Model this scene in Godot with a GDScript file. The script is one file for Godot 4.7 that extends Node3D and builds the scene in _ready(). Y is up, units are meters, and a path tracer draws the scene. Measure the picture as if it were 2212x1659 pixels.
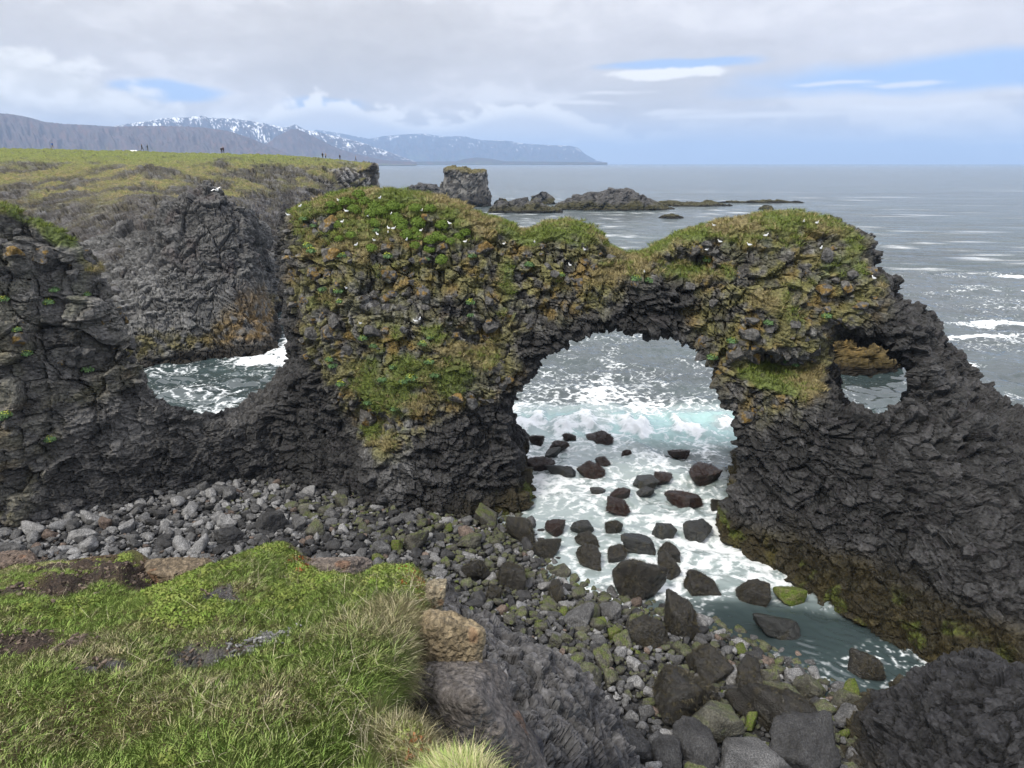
extends Node3D
# A sea arch of basalt below a grassy cliff top, with a cobble beach, surf, a headland and snowy mountains across the bay.
# Measures are in metres, y is up, the sea stands at y = 0 and the camera 22 m above it.

const EYE := Vector3(0, 22, 0)
const SP := 0.29721
const CP := 0.95482
var rng := RandomNumberGenerator.new()
var jt := PackedVector3Array()   # jitter of the 32 x 32 x 32 cell pattern
var tt := PackedVector3Array()   # tilt of each cell
var ht := PackedFloat32Array()   # a random number for each cell
var n1 := FastNoiseLite.new()
var n2 := FastNoiseLite.new()
var n3 := FastNoiseLite.new()
var used := {}
var M := {}

# ---------- small helpers ----------
func ray(px: float, py: float) -> Vector3:   # direction of a point of a 2212-wide print of the view
	var x := (px * 0.46293 - 512.0) / 710.0
	var y := (384.0 - py * 0.46293) / 710.0
	return Vector3(x, -SP + y * CP, -CP - y * SP)

func at_z(px: float, py: float, z: float) -> Vector3:
	var r := ray(px, py)
	return EYE + r * (z / r.z)

func at_y(px: float, py: float, y: float) -> Vector3:
	var r := ray(px, py)
	return EYE + r * ((y - 22.0) / r.y)

func sst(a: float, b: float, x: float) -> float:
	return smoothstep(a, b, x)

func numbered(called: String) -> String:
	var k: int = used.get(called, 0)
	used[called] = k + 1
	return called if k == 0 else "%s_%03d" % [called, k]

func tag(o: Node, label: String, category := "", group := "", kind := "") -> void:
	if label: o.set_meta("label", label)
	if category: o.set_meta("category", category)
	if group: o.set_meta("group", group)
	if kind: o.set_meta("kind", kind)

func put(called: String, mesh: Mesh, mat: Material, parent: Node = self) -> MeshInstance3D:
	var o := MeshInstance3D.new()
	o.name = numbered(called) if parent == self else called
	o.mesh = mesh
	o.material_override = mat
	parent.add_child(o, true)
	return o

func base(called: String, at := Vector3.ZERO, turn := 0.0) -> Node3D:
	var o := Node3D.new()
	o.name = numbered(called)
	add_child(o)
	o.position = at
	o.rotation.y = turn
	return o

func mesh_of(v: PackedVector3Array, idx: PackedInt32Array, col := PackedColorArray(), nrm := PackedVector3Array(), uv := PackedVector2Array()) -> ArrayMesh:
	var a := []
	a.resize(Mesh.ARRAY_MAX)
	a[Mesh.ARRAY_VERTEX] = v
	a[Mesh.ARRAY_INDEX] = idx
	if col.size(): a[Mesh.ARRAY_COLOR] = col
	if nrm.size(): a[Mesh.ARRAY_NORMAL] = nrm
	if uv.size(): a[Mesh.ARRAY_TEX_UV] = uv
	var m := ArrayMesh.new()
	m.add_surface_from_arrays(Mesh.PRIMITIVE_TRIANGLES, a)
	return m

func grid_index(nu: int, nv: int, flip := false) -> PackedInt32Array:   # vertices at v * nu + u
	var idx := PackedInt32Array()
	for v in nv - 1:
		for u in nu - 1:
			var a := v * nu + u
			if flip: idx.append_array([a, a + nu, a + 1, a + 1, a + nu, a + nu + 1])
			else: idx.append_array([a, a + 1, a + nu, a + 1, a + nu + 1, a + nu])
	return idx

func smooth_normals(v: PackedVector3Array, idx: PackedInt32Array) -> PackedVector3Array:
	var n := PackedVector3Array()
	n.resize(v.size())
	for k in range(0, idx.size(), 3):
		var f := (v[idx[k + 2]] - v[idx[k]]).cross(v[idx[k + 1]] - v[idx[k]])
		n[idx[k]] += f
		n[idx[k + 1]] += f
		n[idx[k + 2]] += f
	for k in n.size():
		n[k] = n[k].normalized()
	return n

func cells(p: Vector3) -> Vector4:   # cracked-rock pattern: distance to the cell's middle, to its border, its number, its tilted face
	var bx := floori(p.x - 0.5)
	var by := floori(p.y - 0.5)
	var bz := floori(p.z - 0.5)
	var d1 := 99.0
	var d2 := 99.0
	var best := 0
	var off := Vector3.ZERO
	for dx in 2:
		for dy in 2:
			for dz in 2:
				var i := (((bx + dx) & 31) << 10) | (((by + dy) & 31) << 5) | ((bz + dz) & 31)
				var q := p - Vector3(bx + dx, by + dy, bz + dz) - jt[i]
				var d := q.length_squared()
				if d < d1:
					d2 = d1
					d1 = d
					best = i
					off = q
				elif d < d2:
					d2 = d
	d1 = sqrt(d1)
	return Vector4(d1, sqrt(d2) - d1, ht[best], tt[best].dot(off))

func lin(r: float, g: float, b: float) -> Color:
	return Color(r, g, b).linear_to_srgb()

func noise(sd: int, freq: float, oct := 4, type := FastNoiseLite.TYPE_SIMPLEX_SMOOTH, fractal := FastNoiseLite.FRACTAL_FBM) -> FastNoiseLite:
	var n := FastNoiseLite.new()
	n.seed = sd
	n.frequency = freq
	n.noise_type = type
	n.fractal_type = fractal
	n.fractal_octaves = oct
	return n

func grain(sd: int, freq: float, lo: float, hi: float, size := 512, oct := 5) -> NoiseTexture2D:   # grey grain, lo..hi
	var t := NoiseTexture2D.new()
	t.width = size
	t.height = size
	t.seamless = true
	t.noise = noise(sd, freq, oct)
	var g := Gradient.new()
	g.set_color(0, Color(lo, lo, lo))
	g.set_color(1, Color(hi, hi, hi))
	t.color_ramp = g
	return t

func rock_material(tex: Texture2D, relief: Texture2D, scale: float, deep: float, rough: float, spec := 0.35) -> StandardMaterial3D:
	var m := StandardMaterial3D.new()
	m.vertex_color_use_as_albedo = true
	m.albedo_color = lin(0.5, 0.5, 0.5)   # vertex colours hold twice the base colour
	m.albedo_texture = tex
	m.uv1_triplanar = true
	m.uv1_world_triplanar = true
	m.uv1_scale = Vector3.ONE * scale
	m.roughness = rough
	m.metallic_specular = spec
	if relief:
		m.heightmap_enabled = true
		m.heightmap_texture = relief
		m.heightmap_scale = deep
	return m

func ico(sub: int) -> Array:   # [points, index]
	var t := (1.0 + sqrt(5.0)) / 2.0
	var v: Array[Vector3] = []
	for p in [[-1, t, 0], [1, t, 0], [-1, -t, 0], [1, -t, 0], [0, -1, t], [0, 1, t], [0, -1, -t], [0, 1, -t], [t, 0, -1], [t, 0, 1], [-t, 0, -1], [-t, 0, 1]]:
		v.append(Vector3(p[0], p[1], p[2]).normalized())
	var f := [0, 11, 5, 0, 5, 1, 0, 1, 7, 0, 7, 10, 0, 10, 11, 1, 5, 9, 5, 11, 4, 11, 10, 2, 10, 7, 6, 7, 1, 8, 3, 9, 4, 3, 4, 2, 3, 2, 6, 3, 6, 8, 3, 8, 9, 4, 9, 5, 2, 4, 11, 6, 2, 10, 8, 6, 7, 9, 8, 1]
	for s in sub:
		var mid := {}
		var nf := []
		for k in range(0, f.size(), 3):
			var m := []
			for e in 3:
				var a: int = f[k + e]
				var b: int = f[k + (e + 1) % 3]
				var key := Vector2i(mini(a, b), maxi(a, b))
				if not mid.has(key):
					mid[key] = v.size()
					v.append(((v[a] + v[b]) / 2.0).normalized())
				m.append(mid[key])
			nf.append_array([f[k], m[0], m[2], f[k + 1], m[1], m[0], f[k + 2], m[2], m[1], m[0], m[1], m[2]])
		f = nf
	var idx := PackedInt32Array()
	for k in range(0, f.size(), 3):
		idx.append_array([f[k], f[k + 2], f[k + 1]])
	return [PackedVector3Array(v), idx]

func rand_dir() -> Vector3:
	var d := Vector3(rng.randfn(), rng.randfn(), rng.randfn())
	return d.normalized() if d.length() > 0.001 else Vector3.UP

# A stone of about unit radius: soft or hard cut by planes. paint(point, normal, random) gives twice the base colour.
func stone_mesh(sd: int, sub: int, planes: int, hard: float, squash: Vector3, rough: float, paint: Callable, flat := false) -> ArrayMesh:
	rng.seed = sd
	var ic := ico(sub)
	var v: PackedVector3Array = ic[0]
	var idx: PackedInt32Array = ic[1]
	var pn := []
	for k in planes:
		pn.append([rand_dir(), rng.randf_range(0.62, 0.98)])
	for d in [Vector3.UP, Vector3.DOWN, Vector3.LEFT, Vector3.RIGHT, Vector3.FORWARD, Vector3.BACK]:
		pn.append([(d + rand_dir() * 0.35).normalized(), rng.randf_range(0.8, 1.05)])
	var o := rand_dir() * 50.0
	for k in v.size():
		var d := v[k]
		var sum := 0.0
		for q in pn:
			var c: float = d.dot(q[0])
			if c > 0.0: sum += pow(c / q[1], hard)
		var r := pow(sum, -1.0 / hard)
		r *= 1.0 + rough * n1.get_noise_3dv(d * 30.0 + o) + rough * 0.5 * n1.get_noise_3dv(d * 90.0 + o)
		if sub == 5: r *= 1.0 - rough * 0.35 * sst(0.2, 0.5, n1.get_noise_3dv(d * 260.0 - o)) - rough * 0.3 * sst(0.1, 0.16, absf(n1.get_noise_3dv(d * 40.0 + o)) * -1.0 + 0.17)
		if sub == 4: r *= 1.0 - rough * 0.35 * absf(n1.get_noise_3dv(d * 220.0 + o)) - rough * 0.5 * sst(0.25, 0.5, n1.get_noise_3dv(d * 140.0 - o))
		v[k] = d * r * squash
	var nr := smooth_normals(v, idx)
	var col := PackedColorArray()
	for k in v.size():
		col.append(paint.call(v[k] + o, nr[k]))
	return mesh_of(v, idx, col, PackedVector3Array() if flat else nr)

# A curved sheet through a grid of control points (rows of equal length), nu x nv fine points.
func patch(ctrl: Array, nu: int, nv: int) -> PackedVector3Array:
	var rows := ctrl.size()
	var cols: int = ctrl[0].size()
	var out := PackedVector3Array()
	out.resize(nu * nv)
	for j in nv:
		var fv := float(j) / (nv - 1) * (rows - 1)
		var r := mini(int(fv), rows - 2)
		var tv := fv - r
		var line := []
		for c in cols:
			var p0: Vector3 = ctrl[maxi(r - 1, 0)][c]
			var p1: Vector3 = ctrl[r][c]
			var p2: Vector3 = ctrl[r + 1][c]
			var p3: Vector3 = ctrl[mini(r + 2, rows - 1)][c]
			line.append(p1.cubic_interpolate(p2, p0, p3, tv))
		for i in nu:
			var fu := float(i) / (nu - 1) * (cols - 1)
			var c := mini(int(fu), cols - 2)
			var p1: Vector3 = line[c]
			out[j * nu + i] = p1.cubic_interpolate(line[c + 1], line[maxi(c - 1, 0)], line[mini(c + 2, cols - 1)], fu - c)
	return out

func patch_normals(v: PackedVector3Array, nu: int, nv: int, turn := 1.0) -> PackedVector3Array:
	var n := PackedVector3Array()
	n.resize(v.size())
	for j in nv:
		for i in nu:
			var a := v[j * nu + mini(i + 1, nu - 1)] - v[j * nu + maxi(i - 1, 0)]
			var b := v[mini(j + 1, nv - 1) * nu + i] - v[maxi(j - 1, 0) * nu + i]
			n[j * nu + i] = a.cross(b).normalized() * turn
	return n

# ---------- sky ----------
var s1: FastNoiseLite
var s2: FastNoiseLite
var s3: FastNoiseLite

func blob(az: float, el: float, a0: float, e0: float, ra: float, re: float) -> float:
	var d := Vector2((az - a0) / ra, (el - e0) / re).length()
	return 1.0 - sst(0.55, 1.25, d)

func sky_color(az: float, el: float) -> Color:   # degrees; linear colour, 1 = sky energy
	var wx := s1.get_noise_2d(az * 2.2, el * 6.0)
	var wy := s1.get_noise_2d(az * 2.2 + 300.0, el * 6.0 + 90.0)
	var puff := s2.get_noise_2d(az * 6.0 + wx * 6.0, el * 11.0 + wy * 6.0)       # lumps of cumulus
	var veil := s3.get_noise_2d(az * 1.1 + wx * 5.0, el * 5.0 + wy * 8.0)       # long layers
	var fine := s2.get_noise_2d(az * 22.0, el * 50.0)
	# air between the clouds, then a broken grey deck
	var air := Color(0.40, 0.60, 0.96)
	var low := Color(0.64, 0.69, 0.83)
	var deck := Color(0.69, 0.685, 0.715)
	var c := deck
	c = c.lerp(low, (1.0 - sst(0.3, 4.2, el + wy * 1.0)) * sst(-14.0, 12.0, az + wx * 4.0) * 0.85)
	c = c.lerp(Color(0.76, 0.765, 0.83), sst(-12.0, 25.0, az) * sst(5.0, 8.5, el) * 0.8)
	c = c * (1.0 + 0.20 * veil + 0.05 * puff + 0.02 * fine)
	c = c.lerp(Color(0.90, 0.90, 0.93), 0.7 * sst(0.05, 0.5, veil + 0.4 * puff) * (1.0 - sst(3.0, 8.0, el) * 0.5))
	# windows of blue
	var warp := wx * 3.2
	var gap := blob(az + warp, el + wy * 0.5, -25.3, 4.75, 3.2, 0.75) * 0.85
	gap = maxf(gap, blob(az + warp, el + wy * 0.5, -14.6, 4.1, 4.0, 0.6) * 0.7)
	gap = maxf(gap, blob(az + warp * 1.2, el + wy * 0.4 - (az - 30.0) * 0.012, 32.0, 5.6, 15.0, 1.25) * 0.95)
	gap = maxf(gap, blob(az + warp, el + wy * 0.4, 12.0, 6.75, 5.5, 0.42) * 0.85)
	gap = maxf(gap, blob(az + warp, el + wy * 0.4, 22.0, 5.0, 8.0, 0.7) * 0.4)
	gap = maxf(gap, sst(0.34, 0.75, s3.get_noise_2d(az * 0.8 + 500.0, el * 2.2)) * sst(36.0, 50.0, absf(az)) * 0.7)
	c = c.lerp(air, gap * sst(-0.55, 0.3, 0.5 - puff * 0.6 + 0.15))
	# bright heaps
	var bank := sst(-0.9, 0.6, (7.4 - (az + 33.5) * 0.42) - el + puff * 1.5 + wy * 1.2) * (1.0 - sst(-27.0, -19.0, az))
	bank *= sst(1.8, 4.2, el + puff)
	c = c.lerp(Color(1.0, 1.0, 1.0) * (0.80 + 0.20 * sst(-0.4, 0.5, puff)), bank * 0.9)
	var top := 3.75 + 0.75 * sin(az * 0.42 + 1.0) + puff * 1.2 - sst(-4.0, 16.0, az) * 1.2
	var heap := sst(-0.25, 0.3, top - el) * sst(-27.0, -21.0, az) * (1.0 - sst(-2.0, 18.0, az + wx * 3.0) * 0.8) * (1.0 - sst(30.0, 50.0, absf(az)))
	var sunlit := sst(-0.5, 0.35, puff + 0.9 * (el - top + 0.7))
	c = c.lerp(Color(0.74, 0.765, 0.84).lerp(Color(1.02, 1.02, 1.02), sunlit), heap * 0.9)
	# one bright lens-shaped cloud with a frayed edge, and streaks over the sea
	var lens := 1.0 - sst(0.72, 1.0, Vector2((az + wx * 1.2 - 11.6) / 5.0, (el + wy * 0.5 + fine * 0.06 - 6.18 + absf(az - 13.0) * 0.02) / 0.42).length() + puff * 0.22)
	c = c.lerp(Color(1.0, 1.0, 1.0), lens)
	for q in [[8.0, 5.0, 3.4, 0.16], [26.5, 5.05, 3.4, 0.22], [23.0, 5.3, 3.0, 0.18], [18.0, 3.2, 9.0, 0.28], [28.0, 3.6, 6.0, 0.25], [5.0, 4.3, 4.0, 0.2], [13.0, 3.6, 4.5, 0.35], [9.0, 1.55, 1.2, 0.12], [3.5, 1.75, 1.5, 0.2], [33.0, 1.2, 4.0, 0.2]]:
		var k := 1.0 - sst(0.3, 1.0, Vector2((az + wx * 3.0 - q[0]) / q[2], (el + wy * 0.35 - q[1]) / q[3]).length() + puff * 0.35)
		c = c.lerp(Color(0.96, 0.96, 0.98), k * 0.7)
	# the deck is thinner, so brighter, towards the zenith
	c = c * (1.0 + 1.7 * sst(0.14, 0.95, sin(deg_to_rad(el))))
	return c * 0.405

func make_sky() -> ImageTexture:
	s1 = noise(11, 0.035, 4)
	s2 = noise(12, 0.06, 5)
	s3 = noise(13, 0.03, 4)
	var top := 1.15
	var bytes := PackedByteArray()
	bytes.resize(1024 * 512 * 3)
	var k := 0
	for y in 512:
		var el := 90.0 - (y + 0.5) / 512.0 * 180.0
		for x in 1024:
			var c := Color(0.30, 0.33, 0.36)
			if el > -1.5:
				if (x & 1) and el > 30.0:
					bytes[k] = bytes[k - 3]
					bytes[k + 1] = bytes[k - 2]
					bytes[k + 2] = bytes[k - 1]
					k += 3
					continue
				var az := wrapf((x + 0.5) / 1024.0 * 360.0 - 180.0, -180.0, 180.0)
				c = sky_color(az * (1.0 if absf(az) < 150.0 else (180.0 - absf(az)) / 30.0 * 5.0), maxf(el, 0.0))
			c = (c / top).linear_to_srgb()
			bytes[k] = clampi(int(c.r * 255.0 + 0.5), 0, 255)
			bytes[k + 1] = clampi(int(c.g * 255.0 + 0.5), 0, 255)
			bytes[k + 2] = clampi(int(c.b * 255.0 + 0.5), 0, 255)
			k += 3
	var im := Image.create_from_data(1024, 512, false, Image.FORMAT_RGB8, bytes)
	im.resize(4096, 2048, Image.INTERPOLATE_BILINEAR)
	# the part over the bay at full size
	var x0 := 2048 - 440
	var y0 := 1024 - 150
	var w := 880
	var h := 150
	var b2 := PackedByteArray()
	b2.resize(w * h * 3)
	k = 0
	for y in h:
		var el := 90.0 - (y0 + y + 0.5) / 2048.0 * 180.0
		for x in w:
			var az := (x0 + x + 0.5) / 4096.0 * 360.0 - 180.0
			var c := (sky_color(az, el) / top).linear_to_srgb()
			b2[k] = clampi(int(c.r * 255.0 + 0.5), 0, 255)
			b2[k + 1] = clampi(int(c.g * 255.0 + 0.5), 0, 255)
			b2[k + 2] = clampi(int(c.b * 255.0 + 0.5), 0, 255)
			k += 3
	im.blit_rect(Image.create_from_data(w, h, false, Image.FORMAT_RGB8, b2), Rect2i(0, 0, w, h), Vector2i(x0, y0))
	# the picture's edge, not its middle, lies towards the bay
	var turned := Image.create(4096, 2048, false, Image.FORMAT_RGB8)
	turned.blit_rect(im, Rect2i(0, 0, 2048, 2048), Vector2i(2048, 0))
	turned.blit_rect(im, Rect2i(2048, 0, 2048, 2048), Vector2i(0, 0))
	return ImageTexture.create_from_image(turned)

# ---------- sea ----------
var w1: FastNoiseLite
var w2: FastNoiseLite
var w3: FastNoiseLite
const SHORE := [Vector2(-9, -48), Vector2(-1.4, -42.6), Vector2(0.7, -39), Vector2(2.2, -34.8), Vector2(4.8, -32.6), Vector2(8.4, -30.4), Vector2(11.2, -28.6), Vector2(13.4, -26.2), Vector2(15.0, -23.6), Vector2(16.5, -19.0)]

func shore_side(x: float, z: float) -> float:   # metres inland of the waterline of the beach (negative: out in the water)
	var best := 1e9
	var side := 1.0
	var p := Vector2(x, z)
	for k in SHORE.size() - 1:
		var a: Vector2 = SHORE[k]
		var b: Vector2 = SHORE[k + 1]
		var ab := b - a
		var t := clampf((p - a).dot(ab) / ab.length_squared(), 0.0, 1.0)
		var d := p.distance_to(a + ab * t)
		if d < best:
			best = d
			side = 1.0 if ab.cross(p - a) > 0.0 else -1.0
	return best * side

func beach_y(x: float, z: float) -> float:
	var d := shore_side(x, z)
	var y := 0.16 * d if d < 0.0 else 4.4 * (1.0 - exp(-d * 0.052))
	return y + 0.22 * n2.get_noise_2d(x * 9.0, z * 9.0) * sst(-3.0, 3.0, d)

func breaker(x: float, z: float) -> float:   # 0..1 across the breaking wave behind the arch
	if x < -6.0 or x > 26.0: return 0.0
	var mid := -58.5 + 0.10 * (x - 8.0) + 2.6 * w2.get_noise_2d(x * 0.9, 7.0)
	var d := z - mid
	return (exp(-d * d / 1.1) if d > 0.0 else exp(-d * d / 9.0)) * clampf(0.55 + 1.3 * w2.get_noise_2d(x * 0.8, 40.0), 0.0, 1.1) * sst(-6.0, 0.0, x) * (1.0 - sst(20.0, 26.0, x))

func sea_y(x: float, z: float) -> float:
	var far := -z
	var calm := sst(0.0, 12.0, -shore_side(x, z)) if far < 70.0 else 1.0
	var y := (0.55 * w1.get_noise_2d(x, z * 1.9) + 0.2 * w2.get_noise_2d(x * 1.3, z * 1.9)) * (0.15 + 0.85 * calm)
	y += 0.09 * w3.get_noise_2d(x, z * 1.4) * (0.25 + 0.75 * calm)
	var br := breaker(x, z)
	if br > 0.02: y += 0.55 * br + br * (0.22 * w2.get_noise_2d(x * 2.0, z * 2.0) + 0.12 * w3.get_noise_2d(x * 1.6, z * 1.6))
	var pool := Vector2(x - 13.6, z + 25.2).length()
	if pool < 7.0:
		var k := 1.0 - sst(2.5, 6.5, pool)
		var ring := Vector2(x - 12.4 , (z + 23.6) * 0.9).length()
		y = lerpf(y, 0.034 * sin(ring * 13.0 + 2.6 * w2.get_noise_2d(x * 2.0, z * 2.0)) * sst(0.8, 2.4, ring) * (0.6 + 0.8 * w2.get_noise_2d(x + 9.0, z)) + 0.012 * w3.get_noise_2d(x * 2.0, z * 3.0), k)
	return y

func foam_density(x: float, z: float) -> float:
	var sh := shore_side(x, z)
	var f := 0.0
	if z > -62.0 and x > -8.0:
		f = 0.70 * (1.0 - sst(13.0, 21.0, -sh)) * sst(-30.0, -33.5, z - (x - 10.0) * 0.25)
		f = maxf(f, 0.45 * (1.0 - sst(13.0, 21.0, -sh)))
		f *= 1.0 - 0.55 * (1.0 - sst(2.0, 7.0, Vector2((x - 14.2), (z + 26.5) * 0.8).length()))
	f = maxf(f, 0.98 * sst(0.05, 0.6, breaker(x, z - 0.6)))
	f = maxf(f, 0.62 * (1.0 - sst(3.0, 9.0, absf(z + 66.0))) * sst(-10.0, -2.0, x) * (1.0 - sst(22.0, 30.0, x)))
	# a streak of foam running out to sea, the cove, and the surf round the skerries
	f = maxf(f, 0.66 * (1.0 - sst(0.5, 3.2, absf(x - 10.5 + (z + 75.0) * 0.16 + 2.0 * w2.get_noise_2d(z * 0.6, 3.0)))) * sst(-96.0, -84.0, z))
	# long lines of breakers to the right of the arch
	for q in [[-99.0, 3.0], [-93.0, 1.6], [-126.0, 1.8], [-143.0, 3.5], [-78.0, 1.5]]:
		f = maxf(f, 1.0 * (1.0 - sst(0.3, 1.0, absf(z - q[0] + (x - 70.0) * 0.05 + 3.0 * w1.get_noise_2d(x * 0.5, q[0])) / q[1])) * sst(30.0, 50.0, x) * sst(-0.4, 0.1, w1.get_noise_2d(x * 0.4 + q[0], 5.0)))
	if x < -8.0 and z > -120.0:
		f = maxf(f, 0.9 * (1.0 - sst(2.0, 14.0, absf(z + 52.0))))
		f = maxf(f, 0.95 * (1.0 - sst(1.0, 8.0, absf(x + 27.0 + (z + 90.0) * 0.25))) * (1.0 - sst(-82.0, -72.0, z)))
		f = maxf(f, 0.5)
	f = maxf(f, (0.34 + 0.2 * w1.get_noise_2d(x * 0.35 + 40.0, z * 0.9)) * sst(-27.0, -36.0, z))
	return f

func water_body(x: float, z: float) -> Color:
	var aqua := 0.5 + 0.5 * w1.get_noise_2d(x * 0.5 + 9.0, z)
	var c := Color(0.020, 0.028, 0.029).lerp(Color(0.042, 0.062, 0.063), aqua)
	c = c.lerp(Color(0.30, 0.47, 0.46), 0.85 * (1.0 - sst(1.0, 7.0, absf(z + 58.5))) * sst(-8.0, 0.0, x) * (1.0 - sst(18.0, 26.0, x)))
	if z > -64.0 and x > -8.0:
		c = c.lerp(Color(0.24, 0.29, 0.29), 0.85 * sst(0.36, 0.68, foam_density(x, z)))   # water full of bubbles is milky
	return c

func make_sea() -> void:
	w1 = noise(21, 0.10, 3)
	w2 = noise(22, 0.35, 3)
	w3 = noise(23, 1.1, 2)
	# near water
	var x0 := -58.0
	var x1 := 104.0
	var z0 := -17.0
	var z1 := -150.0
	var zs := PackedFloat32Array()
	var z := z0
	while z > z1:
		zs.append(z)
		z -= clampf(0.11 + (-z - 30.0) * 0.0045, 0.11, 0.6)
	zs.append(z1)
	var lines := PackedFloat32Array()
	var lx := x0
	while lx < x1:
		lines.append(lx)
		lx += 0.11 if lx > 9.0 and lx < 19.0 else (0.2 if lx > -4.0 and lx < 24.0 else 0.42)
	lines.append(x1)
	var nu := lines.size()
	var v := PackedVector3Array()
	var uv := PackedVector2Array()
	for j in zs.size():
		var zz := zs[j]
		for i in nu:
			var x := lines[i]
			v.append(Vector3(x, sea_y(x, zz), zz))
			uv.append(Vector2((x - x0) / (x1 - x0), (z0 - zz) / (z0 - z1)))
	var idx := grid_index(nu, zs.size(), true)
	# foam: lacy sheets of bubbles on dark water, drawn where the surf puts it
	var tw := 2000
	var th := 2000
	var lace := noise(31, 0.042, 4, FastNoiseLite.TYPE_SIMPLEX_SMOOTH, FastNoiseLite.FRACTAL_RIDGED)
	lace.domain_warp_enabled = true
	lace.domain_warp_amplitude = 30.0
	lace.domain_warp_frequency = 0.011
	lace.domain_warp_fractal_octaves = 3
	var ld := lace.get_image(tw, th, false, false, false).get_data()
	var bub := noise(32, 0.16, 3).get_image(tw, th, false, false, false).get_data()
	var patchy := noise(33, 0.006, 4).get_image(tw, th, false, false, false).get_data()
	# density and body on a coarse raster
	var cw := 271
	var ch := 251
	var cd := PackedFloat32Array()
	var cb := PackedColorArray()
	for j in ch:
		for i in cw:
			var x := lerpf(x0, x1, float(i) / (cw - 1))
			var zz := lerpf(z0, z1, float(j) / (ch - 1))
			cd.append(foam_density(x, zz))
			cb.append(water_body(x, zz))
	var bytes := PackedByteArray()
	bytes.resize(tw * th * 4)
	var k := 0
	for j in th:
		var fj := float(j) / th * (ch - 1.001)
		var cj := int(fj)
		var tj := fj - cj
		for i in tw:
			var fi := float(i) / tw * (cw - 1.001)
			var q := cj * cw + int(fi)
			var ti := fi - int(fi)
			var d := lerpf(lerpf(cd[q], cd[q + 1], ti), lerpf(cd[q + cw], cd[q + cw + 1], ti), tj)
			var t := j * tw + i
			var a := ld[t] / 255.0 + (bub[t] - 128.0) / 700.0 + (patchy[t] - 128.0) / 330.0
			var f := clampf((a - 1.14 + d * 0.92) * 2.6, 0.0, 1.0)
			f = f * f * (3.0 - 2.0 * f)
			if j < 300 and d > 0.1 and bub[t] > 168: f = maxf(f, clampf((bub[t] - 168.0) / 16.0, 0.0, 1.0) * clampf((patchy[t] - 105.0) / 40.0, 0.0, 1.0) * 0.85)   # flecks drifting in quiet water
			var c := cb[q].lerp(cb[q + 1], ti).lerp(cb[q + cw].lerp(cb[q + cw + 1], ti), tj).lerp(Color(0.62, 0.65, 0.66), f).linear_to_srgb()
			bytes[k] = int(c.r * 255.0)
			bytes[k + 1] = int(c.g * 255.0)
			bytes[k + 2] = int(c.b * 255.0)
			bytes[k + 3] = int(20.0 + 170.0 * f)
			k += 4
	var tex := ImageTexture.create_from_image(Image.create_from_data(tw, th, false, Image.FORMAT_RGBA8, bytes))
	var m := StandardMaterial3D.new()
	m.albedo_texture = tex
	m.roughness = 1.0
	m.roughness_texture = tex
	m.roughness_texture_channel = BaseMaterial3D.TEXTURE_CHANNEL_ALPHA
	m.metallic_specular = 0.5
	m.texture_repeat = false
	var o := put("sea", mesh_of(v, idx, PackedColorArray(), smooth_normals(v, idx), uv), m)
	tag(o, "foaming grey green sea water in the cove and around the arch", "", "", "structure")
	# open water to the horizon
	var xs := PackedFloat32Array()
	for q in range(-90, 91):
		xs.append(signf(q) * (absf(q) * 3.0 + pow(absf(q) / 90.0, 7.0) * 22000.0))
	zs = PackedFloat32Array()
	z = -16.0
	var st := 3.0
	while z > -24000.0:
		zs.append(z)
		z -= st if z > -145.0 else (0.8 if z > -146.0 else st)
		if z < -145.0: st = 0.8 if st == 3.0 else st * 1.014
	v = PackedVector3Array()
	var col := PackedColorArray()
	for j in zs.size():
		var zz := zs[j]
		var fade := clampf(1.0 - (-zz - 150.0) / 900.0, 0.0, 1.0)
		for i in xs.size():
			var x := xs[i]
			var under := -0.9 if zz > z1 + 2.0 and x > x0 + 2.0 and x < x1 - 2.0 else -0.02
			v.append(Vector3(x, (sea_y(x, zz) * fade if under > -0.5 and fade > 0.0 else 0.0) + under, zz))
			var c := Color(0.034, 0.047, 0.049).lerp(Color(0.058, 0.082, 0.083), 0.5 + 0.5 * w1.get_noise_2d(x * 0.03, zz * 0.08))
			if zz > -1500.0:
				var f := w1.get_noise_2d(x * 0.55 + 70.0, zz * 0.9) + 0.6 * w2.get_noise_2d(x * 0.5, zz * 0.7) + 0.35 * w1.get_noise_2d(x * 0.06, zz * 0.16)
				var d := 0.40 - 0.20 * (1.0 - sst(10.0, 60.0, x)) * sst(-345.0, -250.0, zz)
				if zz > -345.0 and x < 110.0: d -= 0.45 * sst(-300.0, -335.0, zz)
				d -= 0.12 * sst(40.0, 90.0, x) * sst(-260.0, -180.0, zz)
				d += 0.5 * sst(-420.0, -1000.0, zz)
				c = c.lerp(Color(0.62, 0.65, 0.66), 0.75 * sst(d, d + 0.55, f))
			col.append(c)
	idx = grid_index(xs.size(), zs.size(), true)
	m = StandardMaterial3D.new()
	m.vertex_color_use_as_albedo = true
	m.roughness = 0.16
	m.metallic_specular = 0.55
	m.uv1_triplanar = true
	m.uv1_world_triplanar = true
	m.uv1_scale = Vector3(0.03, 0.03, 0.06)
	m.heightmap_enabled = true
	m.heightmap_texture = grain(24, 0.03, 0.0, 1.0, 512, 4)
	m.heightmap_scale = 60.0
	o = put("open_sea", mesh_of(v, idx, col, smooth_normals(v, idx)), m)
	tag(o, "pale grey blue open sea reaching the horizon", "", "", "structure")

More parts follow.
